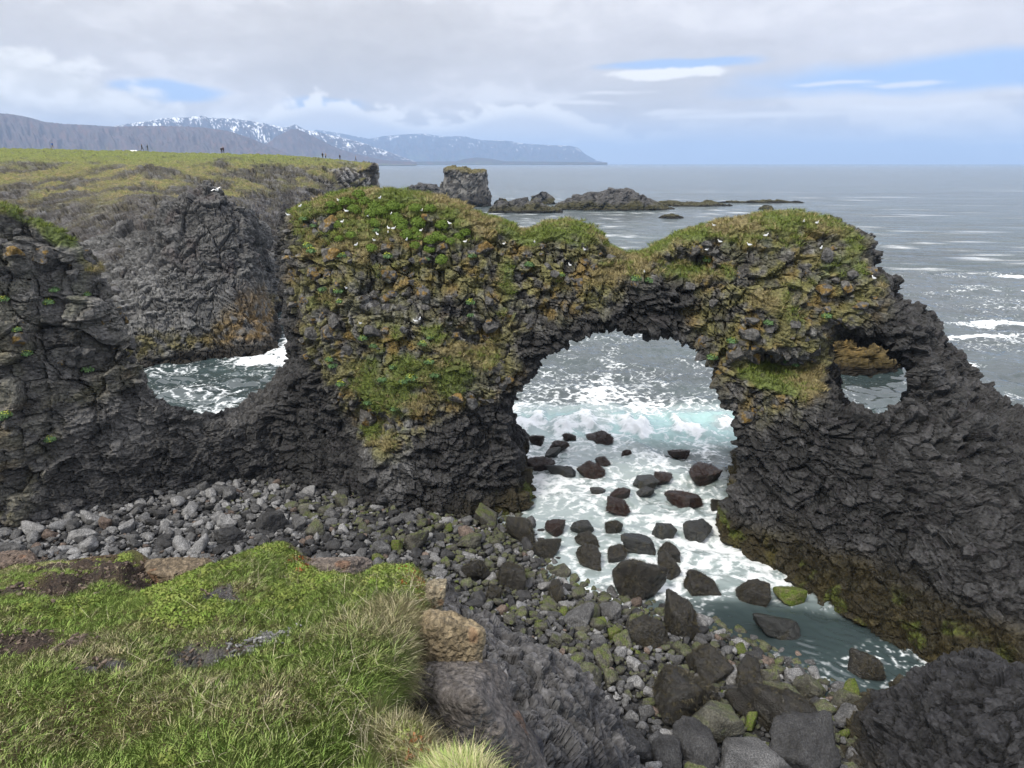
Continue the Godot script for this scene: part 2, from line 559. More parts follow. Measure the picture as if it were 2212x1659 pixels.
# ---------- mountains across the bay ----------
func curve_at(pts: Array, x: float) -> float:
	if x <= pts[0][0]: return pts[0][1]
	for k in pts.size() - 1:
		if x < pts[k + 1][0]:
			return lerpf(pts[k][1], pts[k + 1][1], (x - pts[k][0]) / (pts[k + 1][0] - pts[k][0]))
	return pts[-1][1]

# skyline: [photo x, photo y]; near and far: metres to the foot and to the ridge
func mountain(called: String, label: String, skyline: Array, near: float, far: float, nu: int, nv: int, sd: int, snow: float, green: float, tint: Color, jag: float) -> void:
	var e := noise(sd, 1.0, 5, FastNoiseLite.TYPE_SIMPLEX_SMOOTH, FastNoiseLite.FRACTAL_RIDGED)
	var q := noise(sd + 1, 1.0, 5)
	var v := PackedVector3Array()
	var col := PackedColorArray()
	var pa: float = skyline[0][0]
	var pb: float = skyline[-1][0]
	for j in nv:
		var t := float(j) / (nv - 2)
		for i in nu:
			var px := lerpf(pa, pb, float(i) / (nu - 1))
			var r := ray(px, 352.0)
			r.y = 0.0
			r = r.normalized()
			var d := lerpf(near, far, minf(t, 1.0))
			var sk := ray(px, curve_at(skyline, px))
			var top: float = 22.0 + far * sk.y / Vector2(sk.x, sk.z).length()
			var p := r * d
			var f := 3.2 / far
			var gully := e.get_noise_2d(px * 0.022 + 0.8 * q.get_noise_2d(px * 0.02, t * 2.0), t * 1.6)
			var lump := q.get_noise_2d(px * 0.03, t * 3.0)
			var prof := 0.30 * sst(0.0, 0.5, t) * t + 0.70 * pow(sst(0.12, 1.0, t + 0.05 * lump), 1.25)
			prof = clampf(prof + (0.16 * gully + 0.10 * lump) * t * (1.0 - t) * 2.2 * jag, 0.0, 1.2)
			if t >= 1.0: prof = 1.0 + jag * 0.018 * q.get_noise_2d(px * 0.22, 3.0) + jag * 0.012 * q.get_noise_2d(px * 0.8, 3.0)
			var y := maxf(top - 4.0, 0.0) * prof + 4.0
			if t > 1.001:
				p = r * (d + 900.0)
				y -= 500.0
			v.append(Vector3(p.x, y, p.z))
			var bands := q.get_noise_2d(px * 0.05 + 90.0, y * 0.02)
			var c := tint.lerp(Color(0.14, 0.085, 0.075), sst(0.0, 0.4, bands) * 0.4)
			c = c.lerp(Color(0.05, 0.047, 0.05), 0.6 * sst(0.0, 0.4, q.get_noise_2d(px * 0.11, t * 7.0 + 20.0)) * sst(0.3, 0.6, t))
			c = c.lerp(Color(0.12, 0.15, 0.055), green * sst(0.55, 0.15, t + 0.35 * lump + 0.25 * gully))
			if snow > 0.0:
				var s := q.get_noise_2d(px * 0.16, t * 16.0) + 0.7 * q.get_noise_2d(px * 0.03 + 40.0, t * 3.0)
				c = c.lerp(Color(0.62, 0.64, 0.67), sst(0.18, 0.26, s + (snow - 0.75) * 0.4 + (t - 0.93) * 1.2))
			col.append(c)
	var idx := grid_index(nu, nv, true)
	var o := put(called, mesh_of(v, idx, col, smooth_normals(v, idx)), M.hill)
	tag(o, label, "", "", "structure")

func make_mountains() -> void:
	var m := StandardMaterial3D.new()
	m.vertex_color_use_as_albedo = true
	m.roughness = 1.0
	m.metallic_specular = 0.1
	M.hill = m
	mountain("mountain_range", "distant blue cliffs and snow flecked ridge at the far end of the bay", [[560, 330], [620, 310], [690, 280], [740, 288], [800, 300], [830, 294], [880, 290], [920, 289], [960, 295], [1005, 294], [1040, 303], [1090, 303], [1140, 311], [1170, 312], [1230, 315], [1248, 319], [1262, 332], [1290, 347], [1312, 351]], 11500.0, 14500.0, 420, 42, 41, 0.30, 0.25, Color(0.055, 0.062, 0.085), 1.0)
	mountain("mountain_range", "snow patched mountain massif under the clouds", [[180, 300], [260, 272], [330, 262], [370, 255], [420, 254], [445, 250], [480, 256], [530, 258], [580, 267], [620, 276], [645, 269], [662, 279], [720, 292], [790, 310], [860, 335], [900, 350]], 7000.0, 9600.0, 420, 60, 43, 1.0, 0.35, Color(0.060, 0.062, 0.080), 1.1)
	mountain("mountain_range", "flat topped grey and rust mountain slopes behind the headland", [[-160, 240], [0, 243], [40, 247], [85, 255], [110, 263], [150, 268], [200, 270], [260, 274], [330, 272], [400, 273], [450, 276], [500, 283], [540, 296], [580, 313], [620, 330], [660, 348]], 4600.0, 6000.0, 420, 50, 45, 0.0, 0.8, Color(0.085, 0.072, 0.075), 1.0)
	mountain("mountain", "dark cone shaped hill in front of the snowy massif", [[530, 342], [570, 318], [600, 296], [635, 279], [650, 279], [680, 294], [720, 315], [760, 330], [830, 346], [900, 350]], 6200.0, 6900.0, 200, 36, 47, 0.0, 0.6, Color(0.080, 0.070, 0.078), 0.7)
	mountain("coast_plain", "low dark coastal strip below the far mountains", [[600, 347], [700, 348], [900, 349], [985, 348.5], [1005, 343], [1030, 340], [1062, 343], [1090, 348.5], [1200, 349.5], [1312, 351]], 8600.0, 9200.0, 300, 8, 49, 0.0, 0.4, Color(0.06, 0.055, 0.05), 0.2)

# ---------- the headland on the left ----------
var headland_top := []   # where people stand: photo x -> ground point

func make_headland() -> void:
	var C := [   # photo x, photo y, depth; from the waterline up to the skyline
		[[-170, 800, -66], [-160, 650, -73], [-160, 550, -88], [-160, 455, -120], [-160, 390, -150], [-160, 322, -200]],
		[[0, 800, -70], [0, 650, -76], [0, 552, -90], [0, 462, -120], [0, 390, -150], [0, 322, -200]],
		[[130, 800, -73], [130, 655, -79], [130, 560, -92], [130, 470, -118], [130, 400, -150], [130, 325, -200]],
		[[280, 795, -76.5], [262, 665, -80], [268, 565, -88], [280, 480, -108], [280, 400, -145], [280, 328, -200]],
		[[375, 784, -84], [370, 665, -90], [362, 570, -98], [365, 490, -112], [380, 410, -145], [385, 331, -205]],
		[[450, 778, -88], [450, 670, -94], [440, 570, -104], [445, 490, -122], [460, 410, -155], [470, 334, -205]],
		[[520, 768, -92], [515, 670, -98], [505, 570, -110], [515, 490, -130], [530, 410, -165], [540, 336, -210]],
		[[575, 757, -96], [565, 670, -104], [560, 580, -116], [575, 495, -140], [590, 420, -172], [600, 338, -215]],
		[[590, 742, -100], [588, 660, -108], [592, 590, -120], [615, 500, -145], [635, 425, -178], [650, 341, -220]],
		[[590, 650, -115], [605, 590, -124], [640, 545, -132], [655, 490, -155], [680, 420, -185], [700, 345, -225]],
		[[715, 560, -172], [720, 530, -176], [733, 490, -188], [745, 440, -203], [757, 395, -214], [762, 350, -235]],
		[[803, 500, -238], [806, 470, -239], [809, 440, -240], [811, 410, -240], [813, 372, -241], [809, 357, -246]],
		[[745, 470, -330], [750, 440, -330], [755, 420, -330], [760, 400, -330], [768, 375, -330], [770, 357, -330]],
	]
	var rows := []
	for r in 8:
		var line := []
		for q in C:
			var p := at_z(q[clampi(r - 1, 0, 5)][0], q[clampi(r - 1, 0, 5)][1], q[clampi(r - 1, 0, 5)][2])
			if r == 0: p = Vector3(p.x * 0.99, -3.0, p.z + 1.5)
			elif r == 1: p.y = 0.0
			elif r == 7: p = Vector3(p.x * 1.35, p.y - 1.5, p.z * 1.35)
			line.append(p)
		rows.append(line)
	var nu := 440
	var nv := 300
	var b := patch(rows, nu, nv)
	var nr := patch_normals(b, nu, nv, 1.0)
	var v := PackedVector3Array()
	var col := PackedColorArray()
	v.resize(b.size())
	col.resize(b.size())
	for k in b.size():
		var p := b[k]
		var n := nr[k]
		var w := p + Vector3(n2.get_noise_3dv(p * 2.0), n2.get_noise_3dv(p * 2.0 + Vector3(40, 0, 0)), 0) * 2.2
		# columns stand upright at the far point, rubble and leaning slabs elsewhere
		var big := cells(Vector3(w.x * 0.26 + w.y * 0.14, w.y * 0.34 - w.x * 0.10, w.z * 0.15))
		var small := cells(Vector3(w.x * 0.8 + w.y * 0.4, w.y * 1.1 - w.x * 0.3, w.z * 0.45))
		var far := sst(-185.0, -205.0, p.z)
		if far > 0.5: small = cells(Vector3(w.x * 0.75, w.y * 0.28, w.z * 0.6))
		var turf := sst(0.60, 0.9, n.y + 0.3 * n2.get_noise_3dv(p * 1.6)) * sst(13.0, 18.0, p.y + 5.0 * n2.get_noise_3dv(p * 0.7)) * sst(-105.0, -135.0, p.z)
		turf *= 1.0 - 0.9 * sst(0.0, 0.35, n2.get_noise_3dv(p * Vector3(0.9, 2.0, 0.5) + Vector3(0, 0, 33)) + 0.25 * (22.0 - p.y) / 8.0)
		turf = maxf(turf, sst(21.0, 23.5, p.y + 2.5 * n2.get_noise_3dv(p * 1.2)) * sst(-115.0, -150.0, p.z))
		var rk := 1.0 - turf * 0.85
		var crag := 0.0
		var d := (big.z - 0.5) * (1.0 + 1.6 * crag) + big.w * (0.8 + crag) - 0.5 * (1.0 - sst(0.0, 0.14, big.y))
		d += (small.z - 0.5) * 0.55 + small.w * 0.5 - 0.18 * (1.0 - sst(0.0, 0.12, small.y))
		d += 2.2 * n2.get_noise_3dv(p * 0.55) * sst(1.0, 8.0, p.y)
		var dir := n.lerp(Vector3(0, 0.8, 0.25), sst(-95.0, -110.0, p.z) * (1.0 - sst(-185.0, -205.0, p.z)))
		v[k] = p + dir * d * rk * 0.8 + Vector3(0, 0.5 * turf * n2.get_noise_3dv(p * 4.0), 0)
		var g := 0.030 + 0.035 * small.z + 0.030 * big.z
		var c := Color(g * 1.05, g * 0.96, g * 0.88)
		c = c.lerp(Color(0.095, 0.085, 0.048), 0.6 * sst(0.0, 0.4, n3.get_noise_3dv(p * 0.9)) * sst(5.0, 12.0, p.y))
		c = c.lerp(Color(0.17, 0.17, 0.175), 0.55 * sst(0.62, 0.95, small.z) * sst(3.0, 7.0, p.y))
		# white droppings on the far columns
		c = c.lerp(Color(0.34, 0.33, 0.31), sst(-195.0, -215.0, p.z) * sst(0.45, 0.8, small.z) * (1.0 - turf))
		# ochre algae and dark weed above the tide
		var och := sst(0.6, 2.2, p.y) * (1.0 - sst(3.0, 7.0 + 5.0 * sst(-36.0, -30.0, p.x), p.y + 2.0 * n3.get_noise_3dv(p)))
		och *= 0.35 + 0.65 * sst(-37.0, -31.0, p.x)
		c = c.lerp(Color(0.22, 0.14, 0.045), 0.85 * och * sst(-0.45, 0.25, n3.get_noise_3dv(p * 1.7)))
		c = c.lerp(Color(0.022, 0.018, 0.012), (1.0 - sst(0.7, 1.9, p.y + 0.8 * n3.get_noise_3dv(p * 1.2))) * 0.9)
		var gc := Color(0.16, 0.16, 0.05).lerp(Color(0.23, 0.185, 0.085), sst(-0.2, 0.5, n3.get_noise_3dv(p * 1.1)))
		gc = gc.lerp(Color(0.16, 0.20, 0.045), sst(20.0, 24.0, p.y) * 0.8)
		c = c.lerp(gc, turf * (1.0 - 0.75 * sst(0.30, 0.5, n3.get_noise_3dv(p * 0.7 + Vector3(9, 0, 0)))))
		col[k] = c * 2.0
	var o := put("headland", mesh_of(v, grid_index(nu, nv, true), col), M.rock_far)
	tag(o, "grassy headland with dark rocky slopes dropping to the cove", "", "", "structure")
	# remember the brow for the people
	for i in nu:
		var best := Vector3(0, -99, 0)
		var ba := -9.0
		for j in range(120, nv):
			var p := v[j * nu + i]
			if p.z < -170.0:
				var a := (p.y - 22.0) / Vector2(p.x, p.z).length()
				if a > ba:
					ba = a
					best = p
		if best.y > -50.0: headland_top.append(best)

func make_crag() -> void:   # the dark crag that stands before the headland's slope, with leaning columns at its foot
	var C := [
		[[60, 800, -70], [60, 700, -76], [60, 625, -83], [70, 575, -91], [80, 535, -99]],
		[[150, 800, -72], [150, 695, -77], [150, 615, -83.5], [160, 562, -90.5], [170, 520, -98]],
		[[230, 800, -73.5], [230, 690, -78], [230, 610, -83.5], [235, 555, -89.5], [242, 505, -96]],
		[[300, 795, -75], [298, 690, -79], [298, 605, -84], [302, 545, -89], [308, 490, -95]],
		[[345, 790, -76.5], [342, 680, -80], [340, 590, -84], [340, 530, -88.5], [350, 465, -94]],
		[[390, 783, -78], [385, 670, -81], [380, 575, -84.5], [380, 500, -88.5], [385, 440, -93]],
		[[430, 780, -79], [425, 670, -82], [420, 570, -85], [416, 490, -89], [412, 424, -94]],
		[[465, 777, -80], [460, 665, -83], [452, 565, -86], [447, 480, -89.5], [443, 392, -94]],
		[[510, 772, -81], [505, 665, -84], [495, 565, -86.5], [488, 490, -90], [482, 412, -95]],
		[[550, 765, -82.5], [545, 665, -86], [535, 570, -89], [525, 495, -92], [515, 432, -96]],
		[[585, 756, -84.5], [574, 690, -88], [562, 620, -91], [553, 550, -95], [548, 482, -99]],
		[[608, 746, -87], [598, 722, -90], [586, 702, -95], [576, 660, -101], [570, 590, -106]],
		[[584, 692, -103.5], [586, 668, -105], [588, 630, -107], [589, 590, -109], [590, 535, -113]],
		[[618, 667, -110], [618, 645, -111], [618, 620, -112], [620, 585, -114], [624, 535, -118]],
	]
	var rows := []
	for r in 7:
		var line := []
		for q in C:
			var k := clampi(r - 1, 0, 4)
			var p := at_z(q[k][0], q[k][1], q[k][2])
			if r == 0: p = Vector3(p.x * 0.99, -2.5, p.z + 1.0)
			elif r == 1: p.y = 0.0
			elif r == 6: p += Vector3(-1.5, -7.0, -9.0)
			line.append(p)
		rows.append(line)
	var nu := 430
	var nv := 260
	var b := patch(rows, nu, nv)
	var nr := patch_normals(b, nu, nv, 1.0)
	var v := PackedVector3Array()
	var col := PackedColorArray()
	for k in b.size():
		var p := b[k]
		var n := nr[k]
		var w := p + Vector3(n2.get_noise_3dv(p * 2.0), n2.get_noise_3dv(p * 2.0 + Vector3(40, 0, 0)), n2.get_noise_3dv(p * 2.0 + Vector3(0, 40, 0))) * 1.0
		var high := sst(7.0, 12.0, p.y + 3.0 * n2.get_noise_3dv(p * 0.8) + (p.x + 38.0) * 0.25)
		var fan := sst(-38.0, -33.0, p.x) * (1.0 - sst(7.0, 11.0, p.y))
		var big := cells(Vector3(w.x * 0.42, w.y * 0.36, w.z * 0.42))
		# slabs leaning to the right on the left, ribs of columns on the right
		var lean := Vector3(w.x * 0.55 + w.y * 0.25, w.y * 1.5 - w.x * 0.45, w.z * 0.9)
		if fan > 0.5: lean = Vector3(w.x * 1.9 + w.y * 1.1, w.y * 0.45 - w.x * 0.2, w.z * 1.4)
		var small := cells(lean)
		var bit := cells(w * Vector3(1.5, 1.7, 1.4))
		var d := high * (1.3 * (big.z - 0.5) + 0.7 * big.w - 0.5 * (1.0 - sst(0.0, 0.1, big.y)))
		d += (1.0 - 0.3 * high) * (0.50 * (small.z - 0.5) + 0.25 * small.w - 0.2 * (1.0 - sst(0.0, 0.12, small.y))) + 0.28 * (bit.z - 0.5) + 0.2 * bit.w - 0.1 * (1.0 - sst(0.0, 0.1, bit.y))
		d += 1.4 * n2.get_noise_3dv(p * 0.9)
		v.append(p + n * d)
		var g := 0.055 + 0.045 * small.z + 0.04 * bit.z + 0.03 * big.z
		var c := Color(g, g * 0.99, g * 0.97)
		c = c.lerp(Color(0.16, 0.16, 0.155) * (0.6 + 0.8 * small.z), 0.55 * (1.0 - high))
		c = c.lerp(Color(0.075, 0.058, 0.055), 0.6 * sst(0.1, 0.5, n3.get_noise_3dv(p * 0.5)) * high)
		var och := sst(0.8, 2.0, p.y) * (1.0 - sst(2.6, 3.8 + 6.5 * sst(-37.0, -31.0, p.x), p.y + 1.6 * n3.get_noise_3dv(p)))
		c = c.lerp(Color(0.23, 0.145, 0.045).lerp(Color(0.16, 0.14, 0.05), 1.0 - sst(-38.0, -32.0, p.x)), 0.8 * och * sst(-0.5, 0.2, n3.get_noise_3dv(p * 1.7)))
		c = c.lerp(Color(0.022, 0.018, 0.012), (1.0 - sst(0.8, 1.8, p.y + 0.8 * n3.get_noise_3dv(p * 1.2))) * 0.9)
		col.append(c * 2.0)
	var o := put("rock_crag", mesh_of(v, grid_index(nu, nv, true), col), M.rock_far)
	tag(o, "dark pointed crag above leaning columns at the head of the cove", "rock")

# ---------- the arch and the cliff it grows from: one wall of rock along a bent line ----------
const ZC := [[-40, -33], [-34, -35], [-27, -38], [-20, -44], [-16, -47], [-8, -47.5], [0, -47], [6, -46], [13, -44], [20, -41], [26, -38], [32, -34.5], [40, -30]]

func zc(x: float) -> float:
	return curve_at(ZC, x)

func on_wall(px: float, py: float, fwd := 0.0) -> Vector2:   # photo point -> place on the wall's middle surface
	var z := -43.0
	var p := Vector3.ZERO
	for k in 12:
		p = at_z(px, py, z + fwd)
		z = lerpf(z, zc(p.x), 0.7)
	return Vector2(p.x, p.y)

const HX := [-40, -34, -27, -22, -18, -14, -11, -8, -3, 1, 4, 8, 12, 14, 16, 19, 22, 27, 33, 40]
const HY := [-2.0, 1.0, 4.0, 7.0, 10.0, 14.0, 17.0, 19.0, 21.0]
const HF := [   # how far the front stands out of the middle surface: one row per height
	[7, 6, 5, 4.5, 4.2, 5.0, 6.6, 8.2, 7.2, 5.0, 4, 4, 5.0, 7.5, 11, 15.5, 19, 21, 21, 20],
	[6, 5.5, 4.2, 3.6, 3.2, 3.6, 5.2, 7.4, 6.4, 4.4, 3.6, 3.6, 4.6, 6.3, 9.0, 13, 16, 18, 18, 18],
	[5, 4.5, 3.6, 2.6, 1.4, 2.2, 3.6, 6.6, 5.8, 4.0, 3.4, 3.4, 4.2, 5.2, 6.8, 9.2, 11, 12, 12, 12],
	[4.5, 4, 3.2, 2.0, 1.0, 2.0, 4.2, 6.2, 5.6, 3.8, 3.2, 3.2, 4.0, 4.6, 5.4, 6.4, 7, 6.5, 6, 6],
	[4, 3.6, 2.8, 1.5, 1.0, 2.4, 4.6, 5.4, 5.2, 3.6, 3.2, 3.2, 3.8, 4.2, 4.4, 4.4, 4.0, 3.5, 3, 3],
	[3.4, 3, 2.2, 1.0, 1.0, 2.4, 4.2, 4.4, 4.2, 3.0, 2.6, 2.8, 3.4, 3.7, 3.7, 3.2, 2.4, 2, 2, 2],
	[2.8, 2.4, 1.6, 0.6, 0.8, 2.0, 3.4, 3.6, 3.2, 2.2, 2.0, 2.2, 2.8, 3.0, 2.8, 2.2, 1.6, 1, 1, 1],
	[2.2, 1.8, 1.0, 0.4, 0.6, 1.2, 1.6, 1.6, 1.4, 1.2, 1.0, 1.2, 1.6, 1.8, 1.6, 1.2, 0.8, 0.5, 0.5, 0.5],
	[1.0, 0.6, 0.4, 0.2, 0.2, 0.0, -0.6, -0.6, -0.6, 0.0, 0.2, 0.4, 0.4, 0.4, 0.4, 0.4, 0.2, 0.2, 0.2, 0.2],
]

func front(x: float, y: float) -> float:
	var i := 0
	while i < HX.size() - 2 and x > HX[i + 1]: i += 1
	var j := 0
	while j < HY.size() - 2 and y > HY[j + 1]: j += 1
	var tx := clampf((x - HX[i]) / (HX[i + 1] - HX[i]), 0.0, 1.0)
	var ty := clampf((y - HY[j]) / (HY[j + 1] - HY[j]), 0.0, 1.0)
	return lerpf(lerpf(HF[j][i], HF[j][i + 1], tx), lerpf(HF[j + 1][i], HF[j + 1][i + 1], tx), ty)

func poly_distance(poly: PackedVector2Array, p: Vector2) -> float:   # negative inside
	var best := 1e9
	var inside := false
	var n := poly.size()
	for k in n:
		var a := poly[k]
		var b := poly[(k + 1) % n]
		var ab := b - a
		var t := clampf((p - a).dot(ab) / maxf(ab.length_squared(), 1e-9), 0.0, 1.0)
		best = minf(best, p.distance_squared_to(a + ab * t))
		if (a.y > p.y) != (b.y > p.y) and p.x < ab.x * (p.y - a.y) / ab.y + a.x:
			inside = not inside
	return -sqrt(best) if inside else sqrt(best)

func smax(a: float, b: float, k: float) -> float:
	var h := maxf(k - absf(a - b), 0.0) / k
	return maxf(a, b) + h * h * k * 0.25

var veg_field := PackedFloat32Array()
const GX0 := -38.0
const GY0 := -2.4
const CELL := 0.4
const GNX := 186
const GNY := 62
const GNZ := 74

func field_at(f: PackedFloat32Array, x: float, y: float) -> float:
	var fx := clampf((x - GX0) / CELL, 0.0, GNX - 1.001)
	var fy := clampf((y - GY0) / CELL, 0.0, GNY - 1.001)
	var i := int(fx)
	var j := int(fy)
	fx -= i
	fy -= j
	var q := j * GNX + i
	return lerpf(lerpf(f[q], f[q + 1], fx), lerpf(f[q + GNX], f[q + GNX + 1], fx), fy)

var sod_spots := []    # [point, normal, kind] where tufts grow on the rock
var kelp_spots := []
var block_spots := []  # [point, normal, wall part] where loose blocks sit

func make_wall() -> void:
	var outline := PackedVector2Array([Vector2(-46, -6)])
	for q in [[-260, 425], [-120, 428], [0, 446], [40, 456], [75, 476], [110, 496], [165, 530], [195, 562], [222, 590], [230, 622], [236, 665], [250, 705], [268, 745], [284, 778], [296, 805], [312, 836], [334, 866], [370, 888], [405, 902], [445, 908], [490, 913], [530, 897], [570, 866], [605, 830], [632, 792], [634, 760], [622, 700], [620, 650], [612, 600], [606, 560], [612, 520], [604, 490], [622, 470], [650, 450], [695, 440], [720, 426], [800, 415], [850, 416], [900, 424], [950, 430], [1000, 448], [1030, 470], [1082, 481], [1118, 503], [1150, 509], [1190, 484], [1230, 484], [1282, 500], [1300, 520], [1322, 548], [1352, 558], [1390, 556], [1412, 542], [1452, 518], [1482, 505], [1522, 495], [1562, 484], [1622, 474], [1700, 469], [1760, 474], [1822, 488], [1852, 504], [1880, 524], [1878, 560], [1886, 600], [1921, 614], [1932, 660], [1962, 680], [2002, 700], [2012, 742], [2052, 790], [2100, 850], [2150, 890], [2214, 926], [2300, 985], [2420, 1050]]:
		outline.append(on_wall(q[0], q[1]))
	outline.append(Vector2(46, -6))
	var hole := PackedVector2Array([on_wall(1140, 1075, 3.0), on_wall(1136, 1040, 3.0), on_wall(1122, 990, 3.0), on_wall(1108, 955, 3.0), on_wall(1100, 905, 3.0)])
	for q in [[1103, 868], [1121, 826], [1152, 786], [1202, 758], [1262, 735], [1322, 716], [1372, 728], [1442, 735], [1486, 762], [1534, 805], [1564, 848], [1588, 900], [1602, 950], [1606, 990], [1598, 1030], [1580, 1070], [1568, 1110]]:
		hole.append(on_wall(q[0], q[1], 3.2))
	hole.append(on_wall(1556, 1190, 3.5))
	hole.append(Vector2(hole[-1].x, -8.0))
	hole.append(Vector2(hole[0].x, -8.0))
	var eyelet := PackedVector2Array()
	for q in [[1808, 742], [1832, 735], [1862, 745], [1907, 750], [1928, 785], [1948, 810], [1942, 850], [1924, 888], [1880, 890], [1828, 872], [1808, 832], [1803, 798]]:
		eyelet.append(on_wall(q[0], q[1]))
	var veg := []
	for poly in [[[605, 470], [700, 420], [900, 405], [1010, 430], [1120, 490], [1200, 470], [1300, 500], [1340, 560], [1335, 640], [1290, 680], [1180, 690], [1100, 715], [1118, 800], [1060, 850], [965, 862], [910, 905], [850, 950], [790, 930], [740, 860], [680, 790], [632, 700], [612, 600]],
			[[1370, 560], [1450, 505], [1600, 455], [1830, 475], [1890, 530], [1890, 610], [1940, 650], [1850, 720], [1815, 800], [1720, 850], [1620, 890], [1560, 820], [1490, 690], [1540, 650], [1470, 600], [1390, 610]],
			[[-300, 400], [95, 440], [200, 530], [245, 640], [290, 790], [230, 850], [110, 900], [70, 1080], [40, 1130], [-300, 1180]]]:
		var pv := PackedVector2Array()
		for q in poly: pv.append(on_wall(q[0], q[1], 3.5))
		veg.append(pv)
	var d2 := PackedFloat32Array()
	var h2 := PackedFloat32Array()
	var eye2 := PackedFloat32Array()   # the small opening runs obliquely through the rock
	var hf := PackedFloat32Array()
	for j in GNY:
		for i in GNX:
			var p := Vector2(GX0 + i * CELL, GY0 + j * CELL)
			d2.append(poly_distance(outline, p))
			h2.append(-poly_distance(hole, p))
			eye2.append(0.45 - poly_distance(eyelet, p))
			veg_field.append(minf(minf(poly_distance(veg[0], p), poly_distance(veg[1], p)), poly_distance(veg[2], p)))
			hf.append(front(p.x, p.y))
	# bites out of the face: the undercut beside the pier, a recess in the crown and one by the eyelet
	var bites := []
	for q in [[745, 925, -41.0, 2.5, 1.6], [690, 960, -42.2, 2.2, 1.4], [820, 640, -42.4, 1.6, 0.8], [1045, 735, -42.6, 1.4, 1.2], [1690, 800, -38.6, 2.6, 0.9], [1480, 575, -40.6, 2.4, 1.0], [1330, 560, -43.2, 1.3, 1.0], [700, 640, -42.2, 1.5, 0.7]]:
		bites.append([at_z(q[0], q[1], q[2]), q[3], q[4]])
	var f := PackedFloat32Array()
	f.resize(GNX * GNY * GNZ)
	var gz0 := -9.0   # grid runs along n = z - zc(x)
	for k in GNZ:
		var n := gz0 + k * CELL
		for j in GNY:
			var y := GY0 + j * CELL
			for i in GNX:
				var q := j * GNX + i
				var g := smax(n - hf[q], -n - 3.2 - maxf(0.0, 6.0 - y) * 0.35, 1.2)
				if g < 3.0:   # flanks and openings run on seawards, away from the middle of the bay
					var xx := GX0 + i * CELL
					g = smax(g, field_at(d2, xx * (1.0 + n / 46.0), y), 0.8)
					g = smax(g, field_at(h2, xx * (1.0 + (n - 3.2) / 46.0), y), 0.8)
				if i > 130 and j > 12 and g < 3.0: g = smax(g, field_at(eye2, GX0 + i * CELL + n * 0.50, y - n * 0.27), 0.6)
				if absf(g) < 2.5:
					var x := GX0 + i * CELL
					var p := Vector3(x, y, n + zc(x))
					g += 0.6 * n2.get_noise_3dv(p * 1.3) * sst(0.3, 2.0, absf(d2[q]) + 0.5)
					for b in bites:
						var c: Vector3 = b[0]
						var r: float = b[1]
						var dd := p - c
						dd.y /= b[2] / r
						g = smax(g, r - dd.length(), 0.8)
				f[k * GNX * GNY + q] = g
	# surface nets
	var at := {}
	var pos := PackedVector3Array()
	var nrm := PackedVector3Array()
	var sx := 1
	var sy := GNX
	var sz := GNX * GNY
	for k in GNZ - 1:
		for j in GNY - 1:
			for i in GNX - 1:
				var q := k * sz + j * sy + i
				var c0 := f[q]
				var lo := minf(minf(minf(c0, f[q + sx]), minf(f[q + sy], f[q + sy + sx])), minf(minf(f[q + sz], f[q + sz + sx]), minf(f[q + sz + sy], f[q + sz + sy + sx])))
				if lo > 0.0: continue
				var hi := maxf(maxf(maxf(c0, f[q + sx]), maxf(f[q + sy], f[q + sy + sx])), maxf(maxf(f[q + sz], f[q + sz + sx]), maxf(f[q + sz + sy], f[q + sz + sy + sx])))
				if hi <= 0.0: continue
				var gx := (f[q + sx] + f[q + sx + sy] + f[q + sx + sz] + f[q + sx + sy + sz] - c0 - f[q + sy] - f[q + sz] - f[q + sy + sz]) * 0.25
				var gy := (f[q + sy] + f[q + sx + sy] + f[q + sy + sz] + f[q + sx + sy + sz] - c0 - f[q + sx] - f[q + sz] - f[q + sx + sz]) * 0.25
				var gz := (f[q + sz] + f[q + sx + sz] + f[q + sy + sz] + f[q + sx + sy + sz] - c0 - f[q + sx] - f[q + sy] - f[q + sx + sy]) * 0.25
				var mid := (c0 + f[q + sx] + f[q + sy] + f[q + sz] + f[q + sx + sy] + f[q + sx + sz] + f[q + sy + sz] + f[q + sx + sy + sz]) * 0.125
				var g := Vector3(gx, gy, gz)
				var l2 := maxf(g.length_squared(), 1e-4)
				var o := (-g * mid / l2).clamp(Vector3.ONE * -0.5, Vector3.ONE * 0.5) + Vector3(0.5, 0.5, 0.5)
				var x := GX0 + (i + o.x) * CELL
				at[q] = pos.size()
				pos.append(Vector3(x, GY0 + (j + o.y) * CELL, gz0 + (k + o.z) * CELL + zc(x)))
				nrm.append(g.normalized())
	var quads := []
	for q in at:
		var i: int = q % GNX
		var j: int = (q / GNX) % GNY
		var k: int = q / sz
		if j > 0 and k > 0 and (f[q] <= 0.0) != (f[q + sx] <= 0.0): quads.append([at[q], at.get(q - sy, -1), at.get(q - sy - sz, -1), at.get(q - sz, -1), f[q] <= 0.0])
		if i > 0 and k > 0 and (f[q] <= 0.0) != (f[q + sy] <= 0.0): quads.append([at[q], at.get(q - sz, -1), at.get(q - sx - sz, -1), at.get(q - sx, -1), f[q] <= 0.0])
		if i > 0 and j > 0 and (f[q] <= 0.0) != (f[q + sz] <= 0.0): quads.append([at[q], at.get(q - sx, -1), at.get(q - sx - sy, -1), at.get(q - sy, -1), f[q] <= 0.0])
	print("wall quads ", quads.size())
	rng.seed = 77
	var arch := base("rock_arch")
